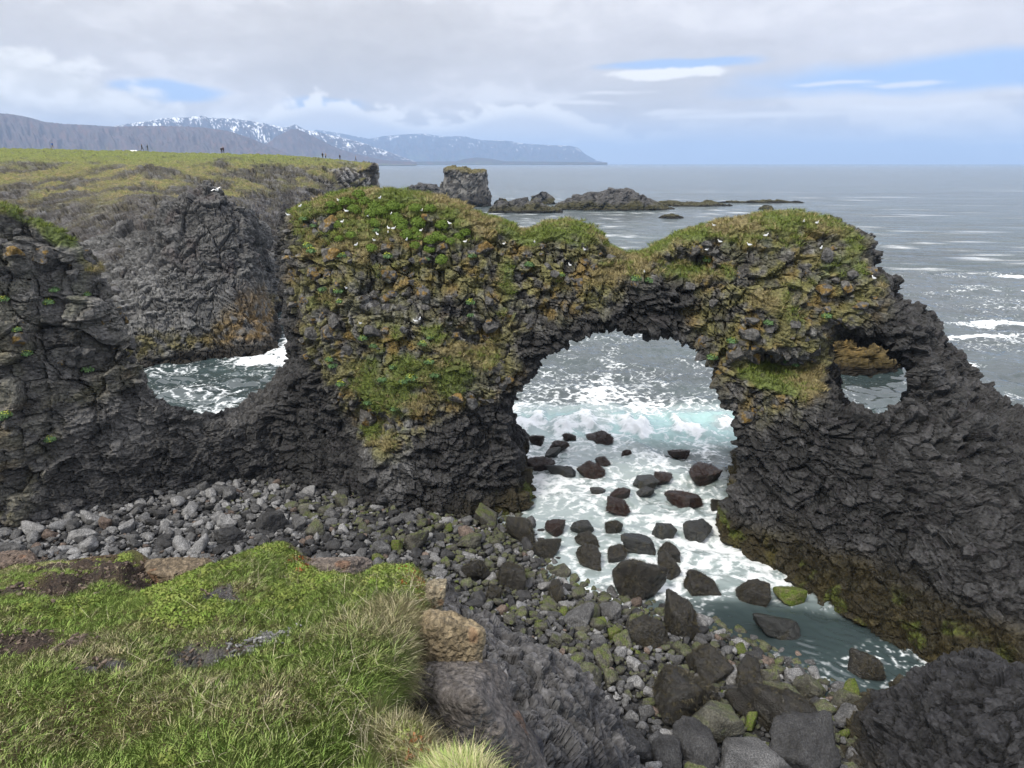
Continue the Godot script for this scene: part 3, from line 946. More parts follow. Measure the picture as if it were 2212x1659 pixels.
	for side in 2:
		var v := PackedVector3Array()
		var col := PackedColorArray()
		var idx := PackedInt32Array()
		for q in quads:
			var a: int = q[0]
			var b: int = q[1]
			var c: int = q[2]
			var d: int = q[3]
			if b < 0 or c < 0 or d < 0: continue
			var mid := (pos[a] + pos[c]) * 0.5
			if (0 if mid.x < -15.5 else 1) != side: continue
			if mid.y < -1.5 or mid.x > 34.0 or mid.x < -35.0: continue
			var facing := nrm[a].dot((EYE - mid).normalized())
			var div := 1 if facing < -0.35 else 5
			var first := v.size()
			for t in div + 1:
				var ft := float(t) / div
				var pl := pos[a].lerp(pos[d], ft)
				var pr := pos[b].lerp(pos[c], ft)
				var nl := nrm[a].lerp(nrm[d], ft)
				var nr := nrm[b].lerp(nrm[c], ft)
				for s in div + 1:
					var fs := float(s) / div
					wall_point(pl.lerp(pr, fs), nl.lerp(nr, fs).normalized())
					v.append(wp)
					col.append(wc)
					if facing > 0.0: note_face(wp, wn)
			for t in div:
				for s in div:
					var e := first + t * (div + 1) + s
					if q[4]: idx.append_array([e, e + 1, e + div + 1, e + 1, e + div + 2, e + div + 1])
					else: idx.append_array([e, e + div + 1, e + 1, e + 1, e + div + 1, e + div + 2])
			if facing > 0.0:
				var vg := field_at(veg_field, mid.x, mid.y)
				if wkelp > 0.5: kelp_spots.append([wp, wn])
				if wsod > 0.45: sod_spots.append([wp, wn, wgreen])
				elif vg < 0.3 and rng.randf() < 0.11 and wn.y < 0.8: block_spots.append([wp, wn, side])
		print("wall points ", v.size())
		if side == 0:
			tag(put("cliff", mesh_of(v, idx, col), M.rock), "dark craggy cliff with lichen and grass above the cobble beach", "", "", "structure")
		else:
			put("rock_body", mesh_of(v, idx, col), M.rock, arch)
	tag(arch, "large dark basalt arch with two openings, grassy lichen covered top", "rock arch")
	M.arch = arch

var wp := Vector3.ZERO
var wn := Vector3.UP
var wc := Color.BLACK
var wsod := 0.0
var wgreen := 0.0
var wkelp := 0.0

func wall_point(p: Vector3, n: Vector3) -> void:
	var vg := field_at(veg_field, p.x, p.y)
	var left := 1.0 - sst(-19.0, -15.0, p.x + 1.5 * n2.get_noise_3dv(p))          # the cliff beside the saddle
	var up := 1.0 - sst(-0.8, 1.2, vg + 0.9 * n2.get_noise_3dv(p * 2.2))          # the blocky, overgrown upper part
	var w := p + Vector3(n2.get_noise_3dv(p * 2.4), n2.get_noise_3dv(p * 2.4 + Vector3(50, 0, 0)), n2.get_noise_3dv(p * 2.4 + Vector3(0, 50, 0))) * 0.7
	var big := cells(w * (Vector3(1.25, 1.45, 1.1) if left < 0.5 else Vector3(0.78, 0.66, 0.7)))
	# ends of columns: long cells seen head on, in bundles that lean to the right
	var ca := 0.93
	var sa := 0.36
	var small := cells(Vector3((w.x * ca + w.y * sa) * 1.75, (w.y * ca - w.x * sa) * 2.05, w.z * 1.5))
	var coarse := cells(w * Vector3(0.8, 1.0, 0.6) + Vector3(7, 3, 5))
	var fine := cells(w * Vector3(3.6, 4.2, 2.4))
	# beds that sweep down to the left on the right leg and lie flat under the saddle
	var flow := w.y * 1.15 + w.x * (0.55 * sst(8.0, 16.0, p.x)) + 1.6 * n2.get_noise_2d(w.x * 1.2, w.z * 1.2)
	var bed := n3.get_noise_2d(flow * 2.4, w.x * 0.16)
	var thin := n3.get_noise_2d(flow * 8.0, w.x * 0.5)
	var crown := sst(7.0, 9.0, p.y) * (1.0 - up) * (1.0 - left)
	var d := up * (0.55 * (big.z - 0.5) * (1.0 + 0.5 * left) + 0.34 * big.w * (1.0 + 0.8 * left) - 0.3 * (1.0 - sst(0.0, 0.1, big.y)))
	d += (1.0 - 0.6 * up) * (0.36 * (coarse.z - 0.5) + 0.3 * coarse.w - 0.12 * (1.0 - sst(0.0, 0.06, coarse.y)))
	d += (1.0 - 0.5 * up) * (1.0 + 0.9 * crown) * (0.30 * (small.z - 0.5) + 0.16 * small.w - 0.12 * (1.0 - sst(0.0, 0.10, small.y)))
	d += 0.08 * (fine.z - 0.5) + 0.06 * fine.w
	d += (1.0 - up) * (0.20 * bed + 0.03 * thin) * (1.0 - 0.6 * crown) + 0.03 * n3.get_noise_3dv(p * 9.0)
	var sod := sst(0.34, 0.64, n.y + 0.5 * n2.get_noise_3dv(p * 3.2) + 0.25 * (big.z - 0.5)) * (1.0 - sst(-0.5, 0.6, vg))
	sod = maxf(sod, sst(0.55, 0.8, n.y) * (1.0 - sst(-0.2, 1.0, vg)))
	# the sloping apron of grass low on the left pier, and the humps' tops
	var apron := 1.0 - sst(0.65, 1.1, Vector2((p.x + 6.6) / 4.6, (p.y - 9.0 - (p.x + 6.4) * 0.12) / 2.1).length() + 0.3 * n3.get_noise_3dv(p * 0.8))
	sod = maxf(sod, apron * sst(-0.35, 0.15, n3.get_noise_3dv(p * 1.5) + 0.25))
	sod *= sst(-0.4, 0.1, n3.get_noise_3dv(p * 1.1) + 0.3) * (1.0 - left * sst(14.0, 17.0, 31.0 - p.y) * 0.7)
	d = lerpf(d, d * 0.45 + 0.10 + 0.10 * n3.get_noise_3dv(p * 5.0), sod)
	wp = p + n * d
	wn = n
	wsod = sod
	# colour: bare basalt, browner and greyer blocks above, lichen, moss and turf
	var g := 0.012 + 0.032 * small.z + 0.012 * coarse.z + 0.010 * fine.z
	var c := Color(g, g * 0.99, g * 1.0)
	c = c.lerp(c * 1.6, sst(0.1, 0.5, n3.get_noise_2d(flow * 0.7 + 40.0, w.x * 0.1)))
	var wet := (1.0 - sst(0.9, 2.3, p.y + 0.7 * n3.get_noise_3dv(p * 0.8))) * sst(-8.0, 2.0, p.x)
	var gu := 0.065 + 0.085 * big.z + 0.035 * fine.z
	c = c.lerp(Color(gu, gu * 0.96, gu * 0.88), up * 0.85)
	if left > 0.0: c = c.lerp(Color(0.145, 0.140, 0.132) * (0.35 + 0.7 * big.z + 0.5 * small.z), 0.8 * left * sst(2.0, 7.0, p.y + 2.0 * n2.get_noise_3dv(p)))
	# the pale column ends low on the pier
	var pale := (1.0 - sst(0.6, 1.0, Vector2((p.x + 7.6 + p.y * 0.05) / 2.4, (p.y - 5.2) / 4.0).length() + 0.25 * n3.get_noise_3dv(p)))
	c = c.lerp(Color(0.150, 0.150, 0.150) * (0.45 + 0.9 * small.z), pale * 0.85)
	# bird droppings run down the dark middle band
	c = c.lerp(Color(0.30, 0.30, 0.29), 0.6 * sst(0.22, 0.45, n3.get_noise_3dv(Vector3(p.x * 4.5, p.y * 0.9, p.z * 4.5))) * up * (1.0 - left))
	var band := 1.0 - sst(0.6, 1.05, Vector2((p.x + 5.5) / 5.5, (p.y - 13.1 + 0.06 * p.x) / 1.3).length() + 0.3 * n3.get_noise_3dv(p * 0.7))
	c = c.lerp(Color(0.060, 0.060, 0.064) * (0.6 + 0.8 * small.z), band * 0.8)
	c = c.lerp(Color(0.34, 0.34, 0.33), 0.7 * band * sst(0.15, 0.4, n3.get_noise_3dv(Vector3(p.x * 5.0, p.y * 0.7, p.z * 5.0) + Vector3(5, 5, 5))))
	sod *= 1.0 - band
	wsod = sod
	var lich := (1.0 - 0.8 * band) * sst(-0.15, 0.22, n3.get_noise_3dv(p * 2.2) + 0.45 * (big.z - 0.5) + 0.35 * n2.get_noise_3dv(p * 0.9)) * (1.0 - sst(-0.6, 0.5, vg))
	lich *= sst(-0.5, 0.1, n.y + 0.3) * (1.0 - left * (1.0 - 0.8 * sst(-25.0, -29.0, p.x)))
	var edge := (1.0 - sst(0.0, 1.1, absf(vg + 0.3))) * sst(-0.05, 0.3, n3.get_noise_3dv(p * 1.8 + Vector3(3, 3, 3))) * (1.0 - 0.7 * left)
	var lc := Color(0.24, 0.165, 0.046).lerp(Color(0.205, 0.192, 0.075), sst(-0.45, 0.05, n2.get_noise_3dv(p * 4.0 + Vector3(20, 0, 0))))
	c = c.lerp(lc, clampf(maxf(lich * 0.85, edge * 0.75), 0.0, 1.0))
	var moss := sst(0.05, 0.35, n3.get_noise_3dv(p * 1.4 + Vector3(0, 9, 0)) + 0.25 * n.y) * up * (1.0 - left * 0.8)
	c = c.lerp(Color(0.155, 0.155, 0.050), moss * 0.35)
	wgreen = n2.get_noise_3dv(p * 2.3 + Vector3(0, 70, 0)) + 0.02
	var gc := Color(0.135, 0.175, 0.045).lerp(Color(0.25, 0.21, 0.10), sst(-0.15, 0.4, wgreen))
	c = c.lerp(gc, sod * 0.9)
	# weed and green film near the tide
	c = c.lerp(Color(0.045, 0.036, 0.014), wet * 0.8)
	c = c.lerp(Color(0.085, 0.075, 0.022), wet * sst(0.1, 0.4, n3.get_noise_3dv(p * 1.3)) * 0.7)
	var kelp := sst(14.0, 17.0, p.x) * (1.0 - sst(1.9, 3.6, p.y + 1.0 * n2.get_noise_3dv(p * 1.6)))
	wkelp = kelp
	c = c.lerp(Color(0.036, 0.031, 0.017).lerp(Color(0.062, 0.050, 0.020), sst(0.0, 0.5, n3.get_noise_3dv(p * 1.1))), kelp * 0.85)
	var film := sst(0.30, 0.46, n3.get_noise_3dv(p * 0.9 + Vector3(17, 0, 4))) * (1.0 - sst(1.2, 2.4, p.y)) * sst(-4.0, -2.0, p.x)
	c = c.lerp(Color(0.105, 0.135, 0.022), film * 0.7)
	wc = c * 2.0

# ---------- beach and boulders ----------
func moss_paint(body: Color, moss: float, spread: float) -> Callable:   # stone colours: grain, pores and algae that grew on the upper side
	return func(p: Vector3, n: Vector3) -> Color:
		var c := body * (0.82 + 0.5 * n3.get_noise_3dv(p * 3.0) + 0.25 * n3.get_noise_3dv(p * 9.0))
		c = c.lerp(Color(0.02, 0.02, 0.02), 0.7 * sst(0.42, 0.6, n3.get_noise_3dv(p * 16.0)))
		if moss > 0.0:
			var k := sst(0.1, 0.5, n.y * 0.55 + n3.get_noise_3dv(p * 2.2) * 0.75 + spread) * moss
			c = c.lerp(Color(0.105, 0.150, 0.018).lerp(Color(0.145, 0.150, 0.055), sst(-0.2, 0.3, n3.get_noise_3dv(p * 5.0))), clampf(k, 0.0, 0.95))
		return c * 2.0

func weed_paint(body: Color) -> Callable:
	return func(p: Vector3, n: Vector3) -> Color:
		var q := Vector3(p.x * 7.0, p.y * 1.6, p.z * 7.0)
		var c := body * (0.75 + 0.9 * n3.get_noise_3dv(q * 1.4))
		c = c.lerp(Color(0.075, 0.060, 0.020), 0.5 * sst(0.15, 0.5, n3.get_noise_3dv(q)))
		return c * 2.0

var kinds := {}      # kind of stone -> its mesh variants
func stone_kinds() -> void:
	var grey := Color(0.155, 0.155, 0.155)
	var S := {
		"grey": [grey, 0.0, 0.0, 9, 18.0, 0.06], "pale": [Color(0.32, 0.32, 0.32), 0.0, 0.0, 7, 12.0, 0.05], "dark": [Color(0.066, 0.066, 0.067), 0.0, 0.0, 9, 22.0, 0.07],
		"rust": [Color(0.215, 0.165, 0.135), 0.0, 0.0, 6, 10.0, 0.05], "mossy": [Color(0.120, 0.115, 0.095), 0.6, -0.16, 8, 13.0, 0.05], "olive": [Color(0.125, 0.122, 0.098), 0.38, -0.05, 7, 12.0, 0.05],
		"lime": [Color(0.11, 0.105, 0.07), 1.0, 0.5, 6, 9.0, 0.04],
	}
	for k in S:
		var q: Array = S[k]
		var list := []
		for i in 6:
			rng.seed = 900 + i
			var sq := Vector3(rng.randf_range(0.85, 1.2), rng.randf_range(0.62, 0.85), rng.randf_range(0.8, 1.05))
			list.append(stone_mesh(hash(k) % 1000 + i * 17, 4 if i < 3 else 2, q[3], q[4], sq, q[5] * (1.5 if i < 3 else 1.0), moss_paint(q[0], q[1], q[2])))
		kinds[k] = list
	for k in [["weed", Color(0.030, 0.026, 0.018)], ["wine", Color(0.034, 0.015, 0.010)], ["wet", Color(0.036, 0.039, 0.036)]]:
		var list := []
		for i in 5:
			rng.seed = 1900 + i
			var sq := Vector3(rng.randf_range(0.95, 1.2), rng.randf_range(0.62, 0.8), rng.randf_range(0.8, 1.0))
			list.append(stone_mesh(hash(k[0]) % 1000 + i * 13, 4, 9, 16.0, sq, 0.10, weed_paint(k[1])))
		kinds[k[0]] = list
	M.wet = rock_material(M.stone.albedo_texture, M.stone.heightmap_texture, 1.6, 7.0, 0.36, 0.5)

const BIG := [   # photo middle x, photo y of the foot, photo width, height, kind, label
	[1128, 1168, 88, 82, "weed", "black weed covered boulder standing by the left pier's foot"],
	[1100, 1265, 100, 105, "weed", "twin humped dark weedy boulder at the edge of the surf"],
	[1370, 1283, 140, 125, "weed", "tall shaggy brown black boulder where surf meets cobbles"],
	[1390, 1390, 100, 75, "weed", "shaggy dark boulder between cobbles and the channel"],
	[1470, 1370, 110, 110, "weed", "large leaning weedy boulder at the channel's left bank"],
	[1530, 1455, 130, 80, "weed", "long sloping weed covered boulder beside the channel"],
	[1490, 1545, 200, 130, "weed", "biggest weedy boulder with a yellow green algae streak"],
	[1620, 1500, 110, 75, "weed", "weedy boulder with green flank beside the black water"],
	[1700, 1588, 190, 120, "weed", "long brown weedy boulder at the channel's inner end"],
	[1885, 1465, 75, 85, "weed", "round shaggy boulder alone at the end of the rippled pool"],
	[1625, 1300, 80, 65, "weed", "brown weedy rock in the foam below the right pier"],
	[1510, 1278, 110, 55, "weed", "flat weedy rock awash in the channel"],
	[1690, 1375, 110, 50, "wet", "low weedy rock nearly under water in the channel"],
	[1715, 1300, 62, 48, "lime", "bright green rock in the dark channel water"],
	[1446, 1246, 80, 58, "weed", "shaggy dark rock in lacy foam near the tall boulder"],
	[1270, 1215, 82, 50, "weed", "brown rock in the shallows with a tail of weed"],
	[1395, 1195, 90, 45, "wet", "saddle shaped dark rock in the middle of the swash"],
	[1440, 1160, 75, 42, "wet", "smooth grey green rock in the swash"],
	[1445, 1205, 68, 52, "weed", "dark rock just below the smooth grey green one"],
	[1515, 1160, 82, 50, "wet", "smooth black rounded rock near the right pier"],
	[1335, 1205, 75, 40, "weed", "shaggy dark rock left of the saddle shaped one"],
	[1200, 1155, 65, 42, "wine", "dark red brown dome rock right of the pier's boulder"],
	[1258, 1150, 70, 38, "wet", "greenish dark rock in the middle of the swash"],
	[1322, 1150, 52, 42, "weed", "small dark rock among foam under the arch"],
	[1175, 1200, 80, 55, "weed", "dark rock with a pale streak at the water's edge"],
	[1265, 1178, 58, 38, "weed", "ragged dark rock in the foam near the shore"],
	[1340, 1108, 78, 32, "wine", "long low dark rock in white foam"],
	[1475, 1090, 95, 38, "wine", "pointed dark rock with a trailing ledge"],
	[1340, 1080, 52, 44, "wine", "pointed red brown rock in white foam"],
	[1435, 1042, 66, 36, "wine", "red brown dome rock right of the arch's middle"],
	[1520, 1045, 90, 56, "wine", "large dark red rock nearest the right pier"],
	[1285, 1030, 74, 44, "wine", "dark red rock in the middle of the surf"],
	[1305, 1004, 46, 20, "wine", "small rock just behind the dark red one"],
	[1218, 1032, 70, 40, "wet", "grey wet rock in the left of the surf"],
	[1168, 1015, 72, 45, "wine", "rounded red brown rock left in the surf"],
	[1188, 988, 45, 24, "wet", "small grey rock above the rounded red one"],
	[1210, 972, 66, 32, "wine", "black red rock at the foot of the breaker"],
	[1158, 958, 54, 28, "wine", "pointed rock left at the foot of the breaker"],
	[1303, 960, 82, 32, "wine", "broad black rock under the breaking wave"],
	[1228, 950, 40, 22, "wine", "rock half hidden in the breaking wave"],
	[1110, 968, 26, 40, "wine", "rock against the left pier's seaward corner"],
	[1355, 985, 30, 22, "wine", "small dark rock right of the broad black one"],
	[1465, 988, 60, 24, "wine", "low rock under the right end of the breaker"],
	[1400, 1052, 85, 20, "wet", "flat grey slab awash in the surf"],
	[1295, 1065, 50, 14, "wet", "thin flat rock awash near the middle"],
	[1395, 1070, 60, 22, "wet", "grey slab barely showing above the foam"],
	[1550, 1100, 36, 40, "weed", "rock leaning on the right pier's corner"],
	[2065, 0, 0, 0, "", ""],
	[1248, 1352, 78, 65, "grey", "square grey block with a green rim among the cobbles"],
	[1325, 1378, 42, 38, "lime", "bright lime green ball shaped stone"],
	[1620, 1575, 30, 30, "lime", "lime green topped stone near the bottom boulders"],
	[1270, 1478, 62, 62, "olive", "olive green slab tilted beside the rock rib"],
	[1305, 1438, 52, 40, "mossy", "pale green square block on the cobbles"],
	[1320, 1478, 50, 42, "olive", "yellowish rounded boulder below the pale green block"],
	[1370, 1360, 60, 60, "mossy", "rounded boulder with green weed near the square block"],
	[1545, 1600, 140, 90, "olive", "broad brown green boulder with lime green crest"],
	[1500, 1640, 120, 85, "dark", "rounded pitted grey boulder near the bottom edge"],
	[1752, 1668, 190, 135, "dark", "largest smooth dark grey boulder in the bottom corner"],
	[1640, 1690, 190, 60, "grey", "grey boulder cut by the bottom edge"],
	[1690, 1535, 110, 50, "olive", "long mossy boulder above the largest dark one"],
	[1585, 1478, 45, 48, "pale", "cream block leaning between weedy boulders"],
	[1625, 1530, 60, 40, "rust", "tan stone with a patch of lime green algae"],
	[1380, 1640, 80, 60, "dark", "dark angular boulder by the rock rib's lower end"],
	[1440, 1660, 90, 70, "dark", "dark wedge boulder at the bottom edge"],
	[1830, 1540, 70, 70, "olive", "angular mossy boulder against the dark mound"],
	[858, 1185, 34, 32, "lime", "yellow green stone on the dark cobbles"],
	[815, 1212, 32, 28, "lime", "small lime topped stone below the yellow green one"],
	[735, 1090, 40, 36, "olive", "olive boulder at the foot of the pier"],
	[900, 1180, 60, 45, "mossy", "green capped block beside the yellow green stone"],
	[1050, 1135, 60, 50, "mossy", "mossy block at the pier's corner"],
	[1015, 1180, 55, 40, "olive", "green sided angular boulder behind the weed line"],
	[1030, 1250, 70, 60, "weed", "brown weedy boulder among the green cobbles"],
	[1065, 1300, 60, 50, "weed", "low brown weedy boulder below the first"],
	[1200, 1300, 65, 80, "weed", "pointed weedy rock at the top of the green cobbles"],
	[270, 1150, 42, 34, "pale", "light grey rounded boulder on the upper beach"],
	[222, 1140, 36, 30, "rust", "pinkish boulder on the upper beach"],
	[345, 1120, 36, 46, "dark", "tall dark boulder on the upper beach"],
	[590, 1145, 80, 60, "dark", "wide dark pitted boulder on the middle beach"],
	[495, 1175, 70, 55, "dark", "dark angular boulder above the turf"],
	[680, 1160, 60, 50, "olive", "grey green boulder on the middle beach"],
	[640, 1215, 60, 40, "olive", "greenish grey boulder just above the turf's crest"],
	[495, 1075, 46, 42, "grey", "rounded grey boulder near the cliff"],
	[25, 1205, 60, 46, "grey", "grey boulder at the left end of the beach"],
]

func make_beach() -> void:
	# ground of the beach
	var nu := 190
	var nv := 130
	var v := PackedVector3Array()
	var col := PackedColorArray()
	for j in nv:
		for i in nu:
			var x := lerpf(-40.0, 28.0, float(i) / (nu - 1))
			var z := lerpf(-8.0, -52.0, float(j) / (nv - 1))
			v.append(Vector3(x, beach_y(x, z) - 0.12 + 0.1 * n3.get_noise_2d(x * 3.0, z * 3.0), z))
			var g := 0.04 + 0.03 * n3.get_noise_2d(x * 4.0, z * 4.0)
			col.append(Color(g, g, g * 0.95) * 2.0)
	tag(put("beach", mesh_of(v, grid_index(nu, nv, true), col), M.stone), "dark gravel bed under the cobble beach", "", "", "structure")
	stone_kinds()
	rng.seed = 31
	var taken := []   # Vector3(x, z, radius)
	var count := {}
	for q in BIG:
		if q[4] == "": continue
		var p := at_y(q[0], q[1], 0.0)
		for k in 4: p = at_y(q[0], q[1], maxf(0.0, beach_y(p.x, p.z)))
		var scale := EYE.distance_to(p) / 1533.7    # metres for a pixel of the print
		var w: float = q[2] * scale * (0.36 if q[1] < 1215 and q[0] > 1080 else (0.35 if q[4] == "weed" else 0.40))
		var h: float = q[3] * scale * 0.42
		var list: Array = kinds[q[4]]
		count[q[4]] = count.get(q[4], -1) + 1
		var o := put("boulder", list[count[q[4]] % mini(list.size(), 5 if q[4] in ["weed", "wine", "wet"] else 3)], M.wet if q[4] in ["weed", "wine", "wet"] else M.stone)
		var hh := clampf(h * 1.1, w * 0.45, w * 1.15)
		o.scale = Vector3(w * 1.0, hh * 1.3, w * 0.95)
		o.rotation = Vector3(rng.randf_range(-0.25, 0.25), rng.randf() * TAU, rng.randf_range(-0.25, 0.25))
		o.position = Vector3(p.x, maxf(0.0, beach_y(p.x, p.z)) + hh * 0.35, p.z - w * 0.35)
		tag(o, q[5], "boulder")
		taken.append(Vector3(p.x, p.z - w * 0.35, w * 0.9))
		if q[4] in ["weed", "wine"]: weed_rocks.append([o, q[4]])
	# the cobbles, large ones first
	var spots := []
	var hashed := {}
	for q in taken:
		var cell := Vector2i(floori(q.x / 2.0), floori(q.y / 2.0))
		for a in range(-1, 2):
			for b in range(-1, 2):
				var key := cell + Vector2i(a, b)
				if not hashed.has(key): hashed[key] = []
				hashed[key].append(q)
	for pass_ in 4:
		var r0: float = [0.42, 0.27, 0.17, 0.10][pass_]
		var tries: int = [420, 5000, 26000, 80000][pass_]
		for t in tries:
			var x := rng.randf_range(-34.0, 15.0)
			var z := rng.randf_range(-47.0, -13.0)
			var sh := shore_side(x, z)
			if sh < -1.2 or sh > 36.0: continue
			if pass_ == 3 and rng.randf() < 0.4 * sst(18.0, 28.0, sh): continue
			var r := r0 * rng.randf_range(0.72, 1.25)
			var cell := Vector2i(floori(x / 2.0), floori(z / 2.0))
			var ok := true
			for o in hashed.get(cell, []):
				var rr: float = o.z * 0.82 + r * 0.8
				if (o.x - x) * (o.x - x) + (o.y - z) * (o.y - z) < rr * rr:
					ok = false
					break
			if not ok: continue
			var q := Vector3(x, z, r)
			for a in range(-1, 2):
				for b in range(-1, 2):
					var key := cell + Vector2i(a, b)
					if not hashed.has(key): hashed[key] = []
					hashed[key].append(q)
			spots.append([x, z, r, sh])
	print("cobbles ", spots.size())
	# pick the 215 that show largest as single stones, the rest lie in heaps of like kind
	for q in spots:
		var p := Vector3(q[0], beach_y(q[0], q[1]), q[1])
		var d := p - EYE
		var c := Vector2(d.x / -d.z, 0)
		var hidden: bool = absf(d.x / (-d.z * CP - d.y * SP)) > 0.71 or q[1] > -18.0
		q.append(-1.0 if hidden else q[2] / d.length())
	spots.sort_custom(func(a, b): return a[4] > b[4])
	var heaps := {}
	var single := 0
	for q in spots:
		var sh: float = q[3]
		var gr := n2.get_noise_2d(q[0] * 2.0, q[1] * 2.0) + rng.randf_range(-0.45, 0.45)
		var wet := 1.0 - sst(4.5, 11.0, sh + 5.0 * gr)
		var kind := "grey"
		var t := rng.randf()
		var high := sst(-9.0, -16.0, q[0] + 6.0 * gr)
		if t < wet: kind = ["mossy", "mossy", "olive", "olive", "grey", "dark", "grey", "pale"][rng.randi() % 8]
		elif rng.randf() > high and t < 0.8: kind = ["dark", "dark", "grey"][rng.randi() % 3]
		else: kind = ["grey", "pale", "pale", "pale", "dark", "grey"][rng.randi() % 6]
		if t > 0.975: kind = "rust"
		if sh < 7.0 and t < 0.02: kind = "lime"
		var list: Array = kinds[kind]
		var var_ := rng.randi() % list.size()
		var b := Basis.from_euler(Vector3(rng.randf_range(-0.5, 0.5), rng.randf() * TAU, rng.randf_range(-0.5, 0.5))).scaled_local(Vector3.ONE * q[2] * rng.randf_range(0.95, 1.25))
		var tr := Transform3D(b, Vector3(q[0], beach_y(q[0], q[1]) + q[2] * rng.randf_range(0.12, 0.42), q[1]))
		if single < 215 and q[4] > 0.0:
			single += 1
			var o := put("cobble", list[var_], M.stone)
			o.transform = tr
			var L := {"grey": "mid grey stone %s", "pale": "pale grey rounded stone %s", "dark": "dark grey pitted stone %s", "rust": "pinkish brown stone %s", "mossy": "green topped stone %s", "olive": "olive grey stone %s", "lime": "bright lime green stone %s"}
			tag(o, L[kind] % where_on_beach(q[0], q[1]), "stone", "stones of the cobble beach")
		else:
			var key := "%s %d" % [kind, var_ % 3 + 3]
			if not heaps.has(key): heaps[key] = []
			heaps[key].append([tr, rng.randf_range(0.7, 1.25)])
	var bed := base("cobble_bed")
	tag(bed, "countless smaller grey and green cobbles filling the beach", "cobbles", "", "stuff")
	for key in heaps:
		var parts: PackedStringArray = key.split(" ")
		scatter("cobbles", kinds[parts[0]][int(parts[1]) % kinds[parts[0]].size()], M.stone, heaps[key], bed)

var weed_rocks := []

func where_on_beach(x: float, z: float) -> String:
	if x < -20.0: return "at the left end of the beach below the cliff" if z < -36.0 else "at the left end of the beach behind the turf"
	if x < -12.0: return "on the upper beach under the saddle" if z < -38.0 else "on the upper beach behind the turf"
	if x < -5.0: return "at the foot of the left pier" if z < -36.0 else "on the middle beach behind the turf's crest"
	if x < 1.0: return "by the surf beside the left pier" if z < -33.0 else "on the green cobbles above the rock rib"
	if x < 6.0: return "near the tall weedy boulder at the surf's edge" if z < -28.0 else "beside the grey rock rib"
	return "between the weedy boulders and the channel" if z < -24.0 else "near the big dark boulders at the bottom"

func scatter(called: String, mesh: Mesh, mat: Material, list: Array, parent: Node = self) -> MultiMeshInstance3D:   # list: [transform, grey or colour]
	var mm := MultiMesh.new()
	mm.transform_format = MultiMesh.TRANSFORM_3D
	mm.use_colors = true
	mm.mesh = mesh
	mm.instance_count = list.size()
	for k in list.size():
		mm.set_instance_transform(k, list[k][0])
		var c = list[k][1]
		mm.set_instance_color(k, c if c is Color else Color(c, c, c))
	var o := MultiMeshInstance3D.new()
	o.name = numbered(called) if parent == self else called
	o.multimesh = mm
	o.material_override = mat
	tag(o, "", "", "", "stuff")
	parent.add_child(o, true)
	return o

# ---------- rounded rock masses built ring by ring ----------
# profile: [height, radius] from the foot to the crown
func lump(at: Vector3, profile: Array, sx: float, sz: float, nu: int, nv: int, sd: float, amp: float, cell: Vector3, paint: Callable) -> ArrayMesh:
	var b := PackedVector3Array()
	for j in nv:
		var f := float(j) / (nv - 1) * (profile.size() - 1)
		var k := mini(int(f), profile.size() - 2)
		var y := lerpf(profile[k][0], profile[k + 1][0], f - k)
		var r := lerpf(profile[k][1], profile[k + 1][1], f - k)
		for i in nu:
			var a := TAU * i / (nu - 1)
			var w := 1.0 + 0.28 * n2.get_noise_3d(cos(a) * 6.0 + sd, y * 0.8, sin(a) * 6.0)
			b.append(Vector3(cos(a) * r * sx * w, y, sin(a) * r * sz * w))
	var nr := patch_normals(b, nu, nv, -1.0)
	var v := PackedVector3Array()
	var col := PackedColorArray()
	for k in b.size():
		var p := b[k] + at
		var n := nr[k]
		if (k % nu) == nu - 1: n = nr[k - nu + 1]
		var w := p + Vector3(n2.get_noise_3dv(p * 3.0), n2.get_noise_3dv(p * 3.0 + Vector3(30, 0, 0)), 0.0) * 0.4 / cell.x
		var q := cells(w * cell)
		var s := cells(w * cell * 2.6)
		v.append(b[k] + n * amp * ((q.z - 0.5) + 0.6 * q.w - 0.3 * (1.0 - sst(0.0, 0.12, q.y)) + 0.3 * (s.z - 0.5) + 0.25 * s.w - 0.1 * (1.0 - sst(0.0, 0.12, s.y)) + 1.2 * n2.get_noise_3dv(p * cell * 1.5)))
		col.append(paint.call(p, n, q.z, s.z))
	return mesh_of(v, grid_index(nu, nv, true), col)

